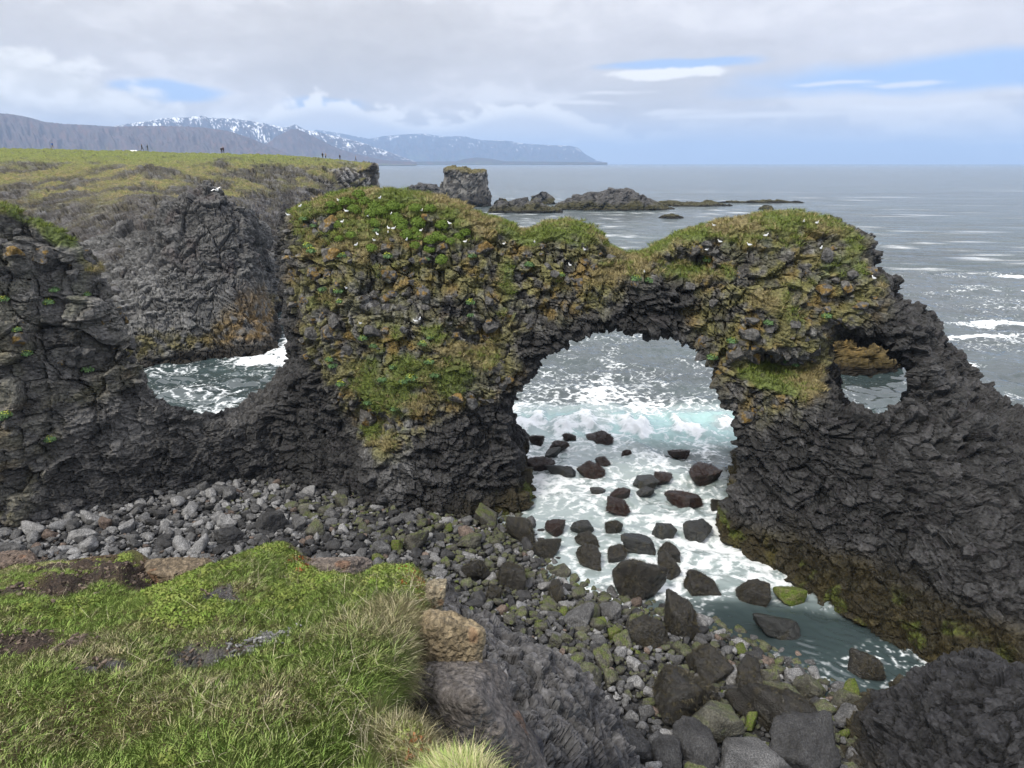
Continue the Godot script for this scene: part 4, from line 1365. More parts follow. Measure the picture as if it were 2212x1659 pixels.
func make_rocks_at_sea() -> void:
	var stack := func(p: Vector3, n: Vector3, a: float, b: float) -> Color:
		var c := Color(0.09, 0.085, 0.08).lerp(Color(0.24, 0.235, 0.22), sst(0.35, 0.8, b) * sst(3.0, 8.0, p.y))
		c = c.lerp(Color(0.030, 0.028, 0.022), 1.0 - sst(1.0, 3.5, p.y))
		c = c.lerp(Color(0.16, 0.14, 0.06), sst(0.5, 0.8, n.y) * sst(9.0, 14.0, p.y))
		return c * 2.0
	var skerry := func(p: Vector3, n: Vector3, a: float, b: float) -> Color:
		var c := Color(0.055, 0.055, 0.055).lerp(Color(0.13, 0.125, 0.12), b)
		c = c.lerp(Color(0.075, 0.068, 0.020), (1.0 - sst(2.0, 4.5, p.y + n3.get_noise_3dv(p * 0.3) * 2.0)) * 0.8)
		c = c.lerp(Color(0.02, 0.018, 0.014), 1.0 - sst(0.3, 1.2, p.y))
		return c * 2.0
	var ochre := func(p: Vector3, n: Vector3, a: float, b: float) -> Color:
		var c := Color(0.10, 0.075, 0.03).lerp(Color(0.24, 0.165, 0.06), sst(0.3, 0.8, b) * sst(1.5, 3.0, p.y))
		return c.lerp(Color(0.02, 0.016, 0.010), 1.0 - sst(0.4, 1.5, p.y)) * 2.0
	var R := [   # name, label, photo x, photo y of the waterline, half width, half depth, profile, cell size, relief, colours
		["sea_stack", "tall flat topped grey sea stack with pale streaks", 1001, 447, 1.0, 0.8, [[-2, 15], [0, 14.2], [4, 13.2], [9, 12.2], [14, 11.6], [17.0, 11.2], [18.6, 9.5], [19.3, 5], [19.6, 0]], Vector3(0.30, 0.12, 0.25), 1.6, stack],
		["sea_rock", "broad low rock beside the tall sea stack", 918, 437, 1.0, 0.7, [[-2, 14], [0, 13.5], [4, 12.5], [8, 10.5], [9.6, 6], [10.0, 0]], Vector3(0.2, 0.2, 0.2), 1.6, skerry],
		["skerry", "largest humped skerry of leaning basalt columns", 1330, 455, 1.0, 0.40, [[-2, 31], [0, 30], [2.5, 27], [5, 21], [7.5, 14], [9.2, 7], [9.8, 0]], Vector3(0.30, 0.14, 0.22), 1.5, skerry],
		["skerry", "low skerry between the sea stack and the largest skerry", 1130, 460, 1.0, 0.35, [[-2, 20], [0, 19], [2.5, 15], [4.2, 9], [5, 0]], Vector3(0.3, 0.15, 0.22), 1.5, skerry],
		["skerry", "small pointed rock behind the low skerry", 1172, 441, 1.0, 0.6, [[-2, 9], [0, 8.5], [4, 6], [7, 2.5], [7.6, 0]], Vector3(0.25, 0.2, 0.2), 1.5, skerry],
		["skerry", "tiny dome rock at the sea stack's foot", 1082, 443, 1.0, 0.7, [[-2, 5], [0, 4.5], [2.5, 3], [3.6, 0]], Vector3(0.4, 0.4, 0.3), 0.8, skerry],
		["skerry", "flat rock shelf trailing right of the largest skerry", 1490, 446, 1.0, 0.30, [[-2, 28], [0, 27], [1.2, 22], [2.2, 11], [2.6, 0]], Vector3(0.3, 0.3, 0.3), 0.9, skerry],
		["skerry", "thin low reef reaching furthest out to sea", 1640, 439, 1.0, 0.16, [[-2, 28], [0, 27], [0.8, 18], [1.5, 8], [1.8, 0]], Vector3(0.3, 0.3, 0.3), 0.8, skerry],
		["skerry", "small black rock awash right of the shelf", 1657, 453, 1.0, 0.6, [[-2, 4.6], [0, 4.2], [1.6, 2.8], [2.4, 0]], Vector3(0.5, 0.5, 0.5), 0.5, skerry],
		["skerry", "dark rock awash in front of the largest skerry", 1451, 472, 1.0, 0.5, [[-2, 6], [0, 5.2], [1, 3.2], [1.5, 0]], Vector3(0.5, 0.5, 0.5), 0.5, skerry],
		["sea_rock", "ochre weedy rock seen through the small opening", 1860, 806, 1.0, 0.5, [[-1, 5.2], [0, 5], [1.4, 4.6], [2.8, 3.6], [3.5, 2], [3.8, 0]], Vector3(0.9, 0.6, 0.8), 0.7, ochre],
	]
	for q in R:
		var p := at_y(q[2], q[3], 0.0)
		var first: float = q[6][1][1] * q[5]
		p.z -= first * 0.8
		var big := absf(p.z) > 200.0
		var o := put(q[0], lump(p, q[6], q[4], q[5], 150 if first > 5.0 else 70, 60, q[2] * 0.1, q[8], q[7], q[9]), M.rock_far)
		o.position = p
		tag(o, q[1], "sea rock" if q[0] != "sea_stack" else "sea stack")

# ---------- rock beside the cliff top ----------
func bare_paint(p: Vector3, n: Vector3, a: float, b: float) -> Color:
	var g := 0.060 + 0.045 * a + 0.045 * b
	var c := Color(g, g * 0.99, g * 1.0)
	c = c.lerp(Color(0.09, 0.075, 0.03), 0.75 * (1.0 - sst(0.6, 1.8, p.y + 0.7 * n3.get_noise_3dv(p))) )
	return c * 2.0

func dark_paint(p: Vector3, n: Vector3, a: float, b: float) -> Color:
	var g := 0.010 + 0.014 * a + 0.022 * b
	var c := Color(g, g, g * 1.06)
	c = c.lerp(Color(0.055, 0.045, 0.018), 0.7 * (1.0 - sst(0.5, 1.6, p.y + 0.7 * n3.get_noise_3dv(p))))
	return c * 2.0

func make_near_rocks() -> void:
	# the dark rib that runs down to the beach: crest first, then over the right edge
	var L := [   # photo x, photo y, metres along the sight line
		[[820, 1250, 24], [905, 1268, 21], [948, 1272, 19.5], [975, 1300, 20.5], [985, 1330, 24]],
		[[820, 1330, 21], [960, 1330, 18.5], [1080, 1348, 18.2], [1112, 1372, 19], [1130, 1400, 23]],
		[[820, 1420, 18], [985, 1420, 16.5], [1165, 1425, 17.0], [1205, 1445, 18], [1230, 1470, 22]],
		[[820, 1520, 15], [1030, 1510, 14.8], [1240, 1500, 16.2], [1285, 1520, 17.2], [1310, 1550, 21.5]],
		[[820, 1620, 13], [1070, 1600, 13.2], [1310, 1575, 15.4], [1352, 1600, 16.5], [1372, 1640, 20.5]],
		[[820, 1760, 11], [1100, 1720, 12], [1360, 1660, 14.6], [1408, 1690, 15.6], [1430, 1740, 20]],
		[[820, 1950, 10], [1130, 1900, 11], [1420, 1800, 13.6], [1470, 1840, 14.8], [1500, 1890, 19]],
	]
	var rows := []
	for c in 5:
		var line := []
		for q in L:
			var p: Vector3 = EYE + ray(q[c][0], q[c][1]) * q[c][2]
			line.append(p)
		rows.append(line)
	var nu := 420
	var nv := 330
	var b := patch(rows, nu, nv)
	var nr := patch_normals(b, nu, nv, 1.0)
	if nr[nu * 100 + 100].dot(EYE - b[nu * 100 + 100]) < 0.0:
		for k in nr.size(): nr[k] = -nr[k]
	var v := PackedVector3Array()
	var col := PackedColorArray()
	for k in b.size():
		var p := b[k]
		var n := nr[k]
		var w := p + Vector3(n2.get_noise_3dv(p * 5.0), n2.get_noise_3dv(p * 5.0 + Vector3(30, 0, 0)), n2.get_noise_3dv(p * 5.0 + Vector3(0, 30, 0))) * 0.35
		var q := cells(w * Vector3(1.7, 2.3, 1.7))
		var s := cells(Vector3(w.x * 5.0 + w.y * 1.5, w.y * 7.0, w.z * 5.0))
		var d := 0.28 * (q.z - 0.5) + 0.22 * q.w - 0.10 * (1.0 - sst(0.0, 0.1, q.y)) + 0.09 * (s.z - 0.5) + 0.07 * s.w - 0.05 * (1.0 - sst(0.0, 0.14, s.y)) + 0.5 * n2.get_noise_3dv(p * 2.2) + 0.02 * n3.get_noise_3dv(p * 12.0)
		v.append(p + n * d)
		var g := 0.042 + 0.042 * q.z + 0.055 * s.z
		var c := Color(g, g * 0.985, g * 1.0)
		c = c.lerp(Color(0.035, 0.036, 0.042), 0.75 * sst(0.1, 0.45, n3.get_noise_3dv(p * 0.8)))
		col.append(c * 2.0)
	tag(put("rock_slope", mesh_of(v, grid_index(nu, nv, true), col), M.rock), "grey cracked rock rib running down to the beach", "", "", "structure")
	# the dark mound in the bottom corner
	var at := at_y(2100, 1700, 0.0)
	at = Vector3(18.2, 0, -20.6)
	var o := put("rock_mound", lump(at, [[-1, 7.4], [0.0, 6.9], [0.8, 6.2], [1.7, 5.3], [2.6, 4.2], [3.3, 3.0], [3.8, 1.6], [3.95, 0.0]], 1.0, 0.8, 330, 130, 3.0, 0.42, Vector3(1.15, 1.5, 1.15), dark_paint), M.rock)
	o.position = at
	tag(o, "dark blocky basalt mound in the bottom right corner", "rock")
	# boulders set in the turf's edge
	for q in [[946, 1412, 4.6, 0.26, Vector3(1.0, 1.35, 0.9), Color(0.36, 0.29, 0.185), "cream coloured pitted boulder jutting from the turf edge", 3.0], [928, 1308, 5.15, 0.14, Vector3(0.75, 1.25, 0.9), Color(0.34, 0.29, 0.20), "small cream boulder under the turf's reddish corner", 9.0], [985, 1545, 4.3, 0.40, Vector3(1.05, 1.0, 1.0), Color(0.165, 0.150, 0.140), "large warm grey boulder with rusty cracks below the turf", 21.0], [700, 1238, 6.9, 0.30, Vector3(1.3, 0.5, 0.8), Color(0.24, 0.20, 0.17), "flat pinkish grey rock behind the turf's notch", 33.0], [1120, 1640, 5.2, 0.26, Vector3(0.8, 1.1, 0.9), Color(0.075, 0.072, 0.080), "smooth dark grey rock at the bottom beside dry grass", 44.0], [385, 1240, 7.6, 0.22, Vector3(1.5, 0.45, 0.7), Color(0.22, 0.175, 0.12), "brown holed rock behind the turf", 55.0], [20, 1240, 9.5, 0.42, Vector3(1.0, 0.7, 0.8), Color(0.19, 0.145, 0.115), "tan boulder at the left end of the turf", 60.0]]:
		var tint: Color = q[5]
		var paint := func(p: Vector3, n: Vector3) -> Color:
			var c := tint * (0.85 + 0.35 * n3.get_noise_3dv(p * 2.0) + 0.3 * n3.get_noise_3dv(p * 7.0))
			c = c.lerp(Color(0.24, 0.11, 0.05), 0.45 * sst(0.42, 0.55, n3.get_noise_3dv(p * 1.6 + Vector3(7, 0, 0))))
			c = c.lerp(tint * 0.35, 0.8 * sst(0.36, 0.5, n3.get_noise_3dv(p * 13.0)))
			return c * 2.0
		var r := put("boulder", stone_mesh(int(q[7]), 5, 9, 14.0, q[4], 0.10, paint), M.pitted)
		r.position = EYE + ray(q[0], q[1]) * q[2]
		r.scale = Vector3.ONE * q[3]
		tag(r, q[6], "boulder")

# ---------- cliff top turf ----------
var turf_v := PackedVector3Array()
var turf_n := PackedVector3Array()
const TNU := 420
const TNV := 260
const EDGE := [[-420, 1290, 10.5], [-230, 1250, 10.0], [-100, 1232, 9.5], [0, 1238, 9.0], [100, 1222, 8.6], [200, 1206, 8.4], [290, 1202, 8.0], [350, 1228, 7.6], [420, 1252, 7.2], [490, 1216, 7.2], [555, 1196, 7.2], [605, 1190, 7.15], [655, 1218, 6.9], [720, 1246, 6.5], [800, 1241, 6.1], [878, 1233, 5.7], [906, 1256, 5.45], [908, 1300, 5.1], [886, 1362, 4.7], [850, 1430, 4.2], [832, 1500, 3.75], [850, 1570, 3.3], [915, 1635, 2.9], [1010, 1695, 2.55], [1080, 1780, 2.2], [1120, 1900, 1.9]]

func print_of(p: Vector3) -> Vector2:
	var d := p - EYE
	var f := -d.z * CP - d.y * SP
	return Vector2((d.x / f * 710.0 + 512.0) / 0.46293, (384.0 - (d.y * CP - d.z * SP) / f * 710.0) / 0.46293)

func near_turf(px: float, py: float) -> int:   # the turf point closest to a place in the photograph
	var best := 1e9
	var at := 0
	for k in range(0, turf_v.size(), 7):
		var d := print_of(turf_v[k]).distance_squared_to(Vector2(px, py))
		if d < best:
			best = d
			at = k
	return at

var bare := []   # [place, radius, kind]

func make_turf() -> void:
	var rows := [[], [], [], [], [], [], []]
	for k in EDGE.size():
		var q: Array = EDGE[k]
		var e: Vector3 = EYE + ray(q[0], q[1]) * q[2]
		var s := float(k) / (EDGE.size() - 1)
		var a := Vector3(lerpf(-5.5, 0.95, pow(s, 0.8)), 20.42 - 0.03 * sin(s * 9.0), 0.6)
		if k > 19: a = Vector3(lerpf(a.x, e.x, 0.5), 20.42, maxf(e.z + 1.2, 0.2))
		var out: Vector3 = (e - a) * Vector3(1, 0, 1)
		out = out.normalized()
		for r in 4:
			var t := r / 3.6
			var p := a.lerp(e, t)
			p.y += 0.16 * sin(PI * t)
			rows[r].append(p)
		rows[4].append(e)
		rows[5].append(e + out * 0.10 + Vector3(0, -0.28, 0))
		rows[6].append(e - out * 0.25 + Vector3(0, -2.2, 0))
	var b := patch(rows, TNU, TNV)
	var nr := patch_normals(b, TNU, TNV, 1.0)
	if nr[TNU * 60 + 200].y < 0.0:
		for k in nr.size(): nr[k] = -nr[k]
	turf_v = b
	turf_n = nr
	for q in [[565, 1395, 0.19, "gravel"], [595, 1370, 0.12, "gravel"], [110, 1405, 0.2, "soil"], [40, 1390, 0.22, "soil"], [160, 1385, 0.12, "soil"], [430, 1420, 0.15, "rock"], [400, 1410, 0.12, "rock"], [640, 1440, 0.09, "rock"], [430, 1318, 0.24, "rock"], [475, 1288, 0.2, "rock"], [290, 1328, 0.12, "rock"], [230, 1455, 0.16, "rock"], [680, 1290, 0.12, "rock"], [110, 1258, 0.5, "peat"], [210, 1240, 0.6, "peat"], [310, 1255, 0.55, "peat"], [270, 1212, 0.6, "peat"], [160, 1215, 0.5, "peat"], [360, 1240, 0.4, "peat"], [10, 1290, 0.35, "peat"]]:
		bare.append([b[near_turf(q[0], q[1])], q[2], q[3]])
	var col := PackedColorArray()
	for k in b.size():
		var p := b[k]
		var j := k / TNU
		var y := 0.10 * n2.get_noise_3dv(p * 14.0) + 0.03 * n3.get_noise_3dv(p * 8.0)
		var c := Color(0.085, 0.085, 0.028).lerp(Color(0.14, 0.115, 0.055), sst(-0.2, 0.3, n3.get_noise_3dv(p * 2.0)))
		for q in bare:
			var d: float = p.distance_to(q[0]) / q[1] + 0.45 * n3.get_noise_3dv(p * 2.4)
			if d < 1.2:
				var f := 1.0 - sst(0.8, 1.1, d)
				var g := n3.get_noise_3dv(p * 20.0)
				var to := Color(0.055, 0.040, 0.030) * (1.0 + 0.6 * g)
				if q[2] == "rock": to = Color(0.105, 0.10, 0.10) * (1.0 + 0.5 * g)
				if q[2] == "gravel": to = Color(0.085, 0.068, 0.058) * (1.0 + 0.9 * g)
				c = c.lerp(to, f)
				y += f * (0.03 * g + (0.05 * n3.get_noise_3dv(p * 5.0)) - 0.03)
				if q[2] == "peat": y += f * 0.16 * n3.get_noise_3dv(p * 2.6)
		if j > TNV * 0.72:
			c = c.lerp(Color(0.12, 0.085, 0.055) * (1.0 + 0.5 * n3.get_noise_3dv(p * 10.0)), 0.85 * sst(0.72, 0.76, float(j) / TNV))
		turf_v[k] = p + nr[k] * y
		col.append(c * 2.0)
	tag(put("cliff_top", mesh_of(turf_v, grid_index(TNU, TNV, true), col), M.soil), "grassy cliff top with patches of bare soil in the foreground", "", "", "structure")

func blade_mesh(sd: int, blades: int, long: float, wide: float, lean: float, spread: float) -> ArrayMesh:
	rng.seed = sd
	var v := PackedVector3Array()
	var nr := PackedVector3Array()
	var idx := PackedInt32Array()
	var col := PackedColorArray()
	for b in blades:
		var a := rng.randf() * TAU
		var out := Vector3(cos(a), 0, sin(a))
		var side := Vector3(-out.z, 0, out.x)
		var root := out * spread * sqrt(rng.randf())
		var l := long * rng.randf_range(0.55, 1.15)
		var bend := lean * rng.randf_range(0.4, 1.6)
		var twist := rng.randf() * TAU
		side = Vector3(cos(twist), 0, sin(twist))
		var shade := rng.randf_range(0.75, 1.2)
		var first := v.size()
		for s in 4:
			var t := s / 3.0
			var p := root + Vector3.UP * l * t * (1.0 - 0.35 * bend * t) + out * l * bend * t * t
			var w := wide * (1.0 - t * 0.9) * 0.5
			v.append(p - side * w)
			v.append(p + side * w)
			var n := side.cross(Vector3.UP + out * bend * t).normalized()
			n = (n * 0.5 + Vector3.UP).normalized()
			nr.append(n)
			nr.append(n)
			col.append(Color(shade, shade, shade))
			col.append(Color(shade, shade, shade))
		for s in 3:
			var e := first + s * 2
			idx.append_array([e, e + 2, e + 1, e + 1, e + 2, e + 3])
	return mesh_of(v, idx, col, nr)

func leafy_mesh(sd: int, leaves: int, radius: float, high: float, leaf: float) -> ArrayMesh:   # a dome of small leaves
	rng.seed = sd
	var v := PackedVector3Array()
	var idx := PackedInt32Array()
	var col := PackedColorArray()
	for k in leaves:
		var d := rand_dir()
		d.y = absf(d.y)
		var r := rng.randf_range(0.72, 1.0)
		var p := d * Vector3(radius, high, radius) * r
		var n := (d + rand_dir() * 0.7).normalized()
		var a := n.cross(rand_dir()).normalized()
		var b := n.cross(a)
		var s := leaf * rng.randf_range(0.6, 1.3)
		var first := v.size()
		v.append_array([p - a * s, p + b * s * 0.5, p + a * s, p - b * s * 0.5])
		var g := rng.randf_range(0.7, 1.2)
		for e in 4: col.append(Color(g, g, g))
		idx.append_array([first, first + 1, first + 2, first, first + 2, first + 3])
	return mesh_of(v, idx, col)

func leaf_material(back: float) -> StandardMaterial3D:
	var m := StandardMaterial3D.new()
	m.vertex_color_use_as_albedo = true
	m.roughness = 0.75
	m.metallic_specular = 0.25
	m.cull_mode = BaseMaterial3D.CULL_DISABLED
	m.backlight_enabled = true
	m.backlight = Color(back, back, back)
	return m

func frame(n: Vector3, turn: float, size: Vector3) -> Basis:
	var y := n.normalized()
	var x := y.cross(Vector3(0.3, 0.1, 1.0)).normalized()
	return Basis(x, y, x.cross(y)).rotated(y, turn).scaled_local(size)

func bare_at(p: Vector3) -> float:
	var k := 0.0
	for q in bare:
		k = maxf(k, 1.0 - sst(0.75, 1.1, p.distance_to(q[0]) / q[1] + 0.45 * n3.get_noise_3dv(p * 2.4)))
	return k

func make_grass() -> void:
	M.leaf = leaf_material(0.7)
	var tufts := [blade_mesh(1, 9, 0.036, 0.0048, 1.0, 0.04), blade_mesh(2, 9, 0.055, 0.0044, 1.2, 0.045), blade_mesh(3, 8, 0.10, 0.0040, 0.8, 0.035), blade_mesh(4, 9, 0.085, 0.0032, 1.1, 0.05)]
	var lists := [[], [], [], []]
	var sprigs := []
	rng.seed = 404
	var n := 150000
	for k in n:
		var fv := pow(rng.randf(), 0.85) * 0.662
		var i := int(rng.randf() * (TNU - 1))
		var j := int(fv * TNV)
		var q := j * TNU + i
		var p := turf_v[q].lerp(turf_v[q + TNU + 1], rng.randf())
		p += Vector3(rng.randf_range(-0.02, 0.02), -0.008, rng.randf_range(-0.02, 0.02))
		var pr := print_of(p)
		if pr.x < -40.0 or pr.x > 1250.0 or pr.y > 1800.0: continue
		var bald := bare_at(p)
		if rng.randf() < bald * 0.97: continue
		var dist := p.distance_to(EYE)
		var dry := n3.get_noise_3dv(p * 1.5) + 0.6 * n3.get_noise_3dv(p * 5.0) + rng.randf_range(-0.35, 0.35)
		var edge := sst(0.50, 0.66, fv)
		var right := sst(560.0, 900.0, pr.x)
		# dry in the middle and along the right rim, lush by the feet
		dry += 0.30 * sst(2.6, 3.6, dist) * (1.0 - sst(5.0, 6.2, dist)) * (1.0 - right * 0.5) + 0.5 * edge * sst(780.0, 900.0, pr.x) * sst(1340.0, 1450.0, pr.y) + 0.5 * sst(700.0, 1000.0, pr.x) * sst(1540.0, 1650.0, pr.y) - 0.35 * sst(3.2, 2.3, dist)
		var c := Color(0.23, 0.38, 0.08).lerp(Color(0.38, 0.46, 0.14), rng.randf())
		c = c.lerp(Color(0.60, 0.53, 0.36).lerp(Color(0.44, 0.40, 0.20), rng.randf()), sst(0.15, 0.75, dry + rng.randf_range(-0.45, 0.45)))
		var kind := 0
		if dist < 3.0: kind = 2 if rng.randf() < 0.6 else 1
		elif rng.randf() < 0.35: kind = 1
		if dry > 0.6 and right > 0.4 and rng.randf() < 0.5: kind = 3
		var nn := (turf_n[q] * 0.7 + Vector3(0, 1.2, 0) + rand_dir() * 0.4).normalized()
		var s := rng.randf_range(0.7, 1.25) * (1.0 - 0.3 * bald)
		lists[kind].append([Transform3D(frame(nn, rng.randf() * TAU, Vector3(s, s * rng.randf_range(0.8, 1.2), s)), p), c])
		# small leaved creeping plants along the crest and in the hollow
		var lush := n3.get_noise_3dv(p * 0.9 + Vector3(8, 0, 0)) + 0.55 * sst(0.52, 0.66, fv) - 0.3 + 0.6 * (1.0 - sst(40.0, 130.0, Vector2(pr.x - 400.0, (pr.y - 1305.0) * 1.8).length()))
		if lush + rng.randf_range(-0.3, 0.3) > 0.3 and dist > 3.2 and rng.randf() < 0.4:
			var red := sst(860.0, 905.0, pr.x) * sst(0.50, 0.62, fv) + 0.6 * (1.0 - sst(10.0, 45.0, absf(pr.x - 645.0))) * sst(0.58, 0.66, fv)
			var lc := Color(0.16, 0.24, 0.045).lerp(Color(0.25, 0.28, 0.08), rng.randf())
			if rng.randf() < red * 0.5: lc = Color(0.26, 0.085, 0.030)
			sprigs.append([Transform3D(frame(nn, rng.randf() * TAU, Vector3.ONE * rng.randf_range(0.7, 1.4)), p), lc])
	# tall pale stalks of last year, here and there
	var stalks := []
	for k in 1400:
		var j := int(pow(rng.randf(), 0.8) * 0.64 * TNV)
		var q := j * TNU + int(rng.randf() * (TNU - 1))
		var p := turf_v[q]
		var pr := print_of(p)
		if pr.x < -20.0 or pr.x > 1150.0 or pr.y > 1750.0 or bare_at(p) > 0.5: continue
		if rng.randf() > 0.35 + 0.65 * sst(500.0, 850.0, pr.x): continue
		var nn := (Vector3(0, 1.0, 0) + rand_dir() * 0.8).normalized()
		stalks.append([Transform3D(frame(nn, rng.randf() * TAU, Vector3.ONE * rng.randf_range(0.6, 1.2)), p), Color(0.62, 0.56, 0.40) * rng.randf_range(0.7, 1.1)])
	var root := base("grass")
	scatter("stalks", blade_mesh(5, 3, 0.15, 0.0028, 0.7, 0.02), M.leaf, stalks, root)
	tag(root, "green and straw coloured grass covering the cliff top", "grass", "", "stuff")
	for k in 4:
		scatter("blades", tufts[k], M.leaf, lists[k], root)
	var o := scatter("ground_cover", leafy_mesh(9, 34, 0.045, 0.04, 0.011), M.leaf, sprigs)
	tag(o, "bright green creeping plants along the turf's crest", "ground cover", "", "stuff")
	# gravel and clods in the bare patches
	var peb := []
	for q in bare:
		var at: Vector3 = q[0]
		var many: int = {"gravel": 260, "soil": 160, "rock": 30, "peat": 150}[q[2]]
		for k in many:
			var g := at + Vector3(rng.randfn() * q[1] * 0.5, 0, rng.randfn() * q[1] * 0.5)
			var best := near_fast(g)
			g.y = turf_v[best].y + 0.002
			var s: float = rng.randf_range(0.004, 0.016) * (1.6 if q[2] == "peat" else 1.0)
			var t := rng.randf_range(0.5, 1.5)
			var c := Color(t, t, t) if q[2] == "gravel" else Color(0.55, 0.42, 0.33) * t
			peb.append([Transform3D(Basis.from_euler(Vector3(rng.randf() * 6.0, rng.randf() * 6.0, 0)).scaled_local(Vector3.ONE * s), g), c])
	o = scatter("gravel", kinds["pale"][4], M.stone, peb)
	tag(o, "loose gravel and clods in the bare patches of turf", "gravel", "", "stuff")

func near_fast(g: Vector3) -> int:
	var best := 1e9
	var at := 0
	for k in range(0, int(TNU * TNV * 0.66), 23):
		var d := Vector2(turf_v[k].x - g.x, turf_v[k].z - g.z).length_squared()
		if d < best:
			best = d
			at = k
	return at

# ---------- what grows and lives on the arch ----------
var seen_at := {}   # photo cell -> [depth, point, normal] of the arch's face

func note_face(p: Vector3, n: Vector3) -> void:
	var q := print_of(p)
	var key := Vector2i(int(q.x / 5.0), int(q.y / 5.0))
	var d := -p.z
	var old = seen_at.get(key)
	if old == null or old[0] > d: seen_at[key] = [d, p, n]

func face_at(px: float, py: float) -> Array:
	for ring in 6:
		for a in range(-ring, ring + 1):
			for b in range(-ring, ring + 1):
				if maxi(absi(a), absi(b)) != ring: continue
				var q = seen_at.get(Vector2i(int(px / 5.0) + a, int(py / 5.0) + b))
				if q != null: return q
	return []

func from_crop(q: Array, ox: float, oy: float, f: float) -> Vector2:
	return Vector2((ox + q[0] / f) * 0.553, (oy + q[1] / f) * 0.553)

func where_on_arch(p: Vector2) -> String:
	if p.x < 330.0: return "on the left cliff"
	if p.y < 560.0 and p.x < 1130.0:
		var a := "left end" if p.x < 760.0 else ("middle" if p.x < 900.0 else "right end")
		var b := "near the crest" if p.y < 455.0 else ("midway" if p.y < 490.0 else "front edge")
		return "at the %s of the arch's left top, %s" % [a, b]
	if p.x < 1130.0: return "on the left pier's upper face" if p.y < 680.0 else "on the left pier's grassy apron"
	if p.x < 1370.0: return "on the knob above the opening"
	if p.y < 545.0: return "on the arch's right top"
	return "on the right pier's upper face"

func gull_mesh(standing: bool) -> ArrayMesh:   # tail, body, neck, head and bill as one skin of rings
	var R := [[-0.24, 0.10, 0.006, 0.02], [-0.20, 0.10, 0.02, 0.035], [-0.12, 0.095, 0.055, 0.07], [-0.02, 0.09, 0.078, 0.09], [0.07, 0.10, 0.070, 0.085], [0.125, 0.145, 0.045, 0.055], [0.145, 0.20, 0.036, 0.045], [0.16, 0.235, 0.042, 0.046], [0.185, 0.245, 0.034, 0.036], [0.205, 0.24, 0.012, 0.013], [0.24, 0.232, 0.004, 0.005]]
	var v := PackedVector3Array()
	var col := PackedColorArray()
	for k in R.size():
		var q: Array = R[k]
		for s in 13:
			var a := TAU * s / 12.0
			var y: float = q[1] + sin(a) * q[3] + (0.06 if standing else 0.0)
			v.append(Vector3(cos(a) * q[2], y, q[0]))
			var c := Color(0.80, 0.80, 0.78)
			if k < 6 and sin(a) > 0.2 and k > 0: c = Color(0.36, 0.38, 0.41)
			if k == 0: c = Color(0.75, 0.75, 0.74)
			if k > 8: c = Color(0.6, 0.42, 0.06)
			col.append(c)
	var idx := grid_index(13, R.size(), false)
	return mesh_of(v, idx, col, smooth_normals(v, idx))

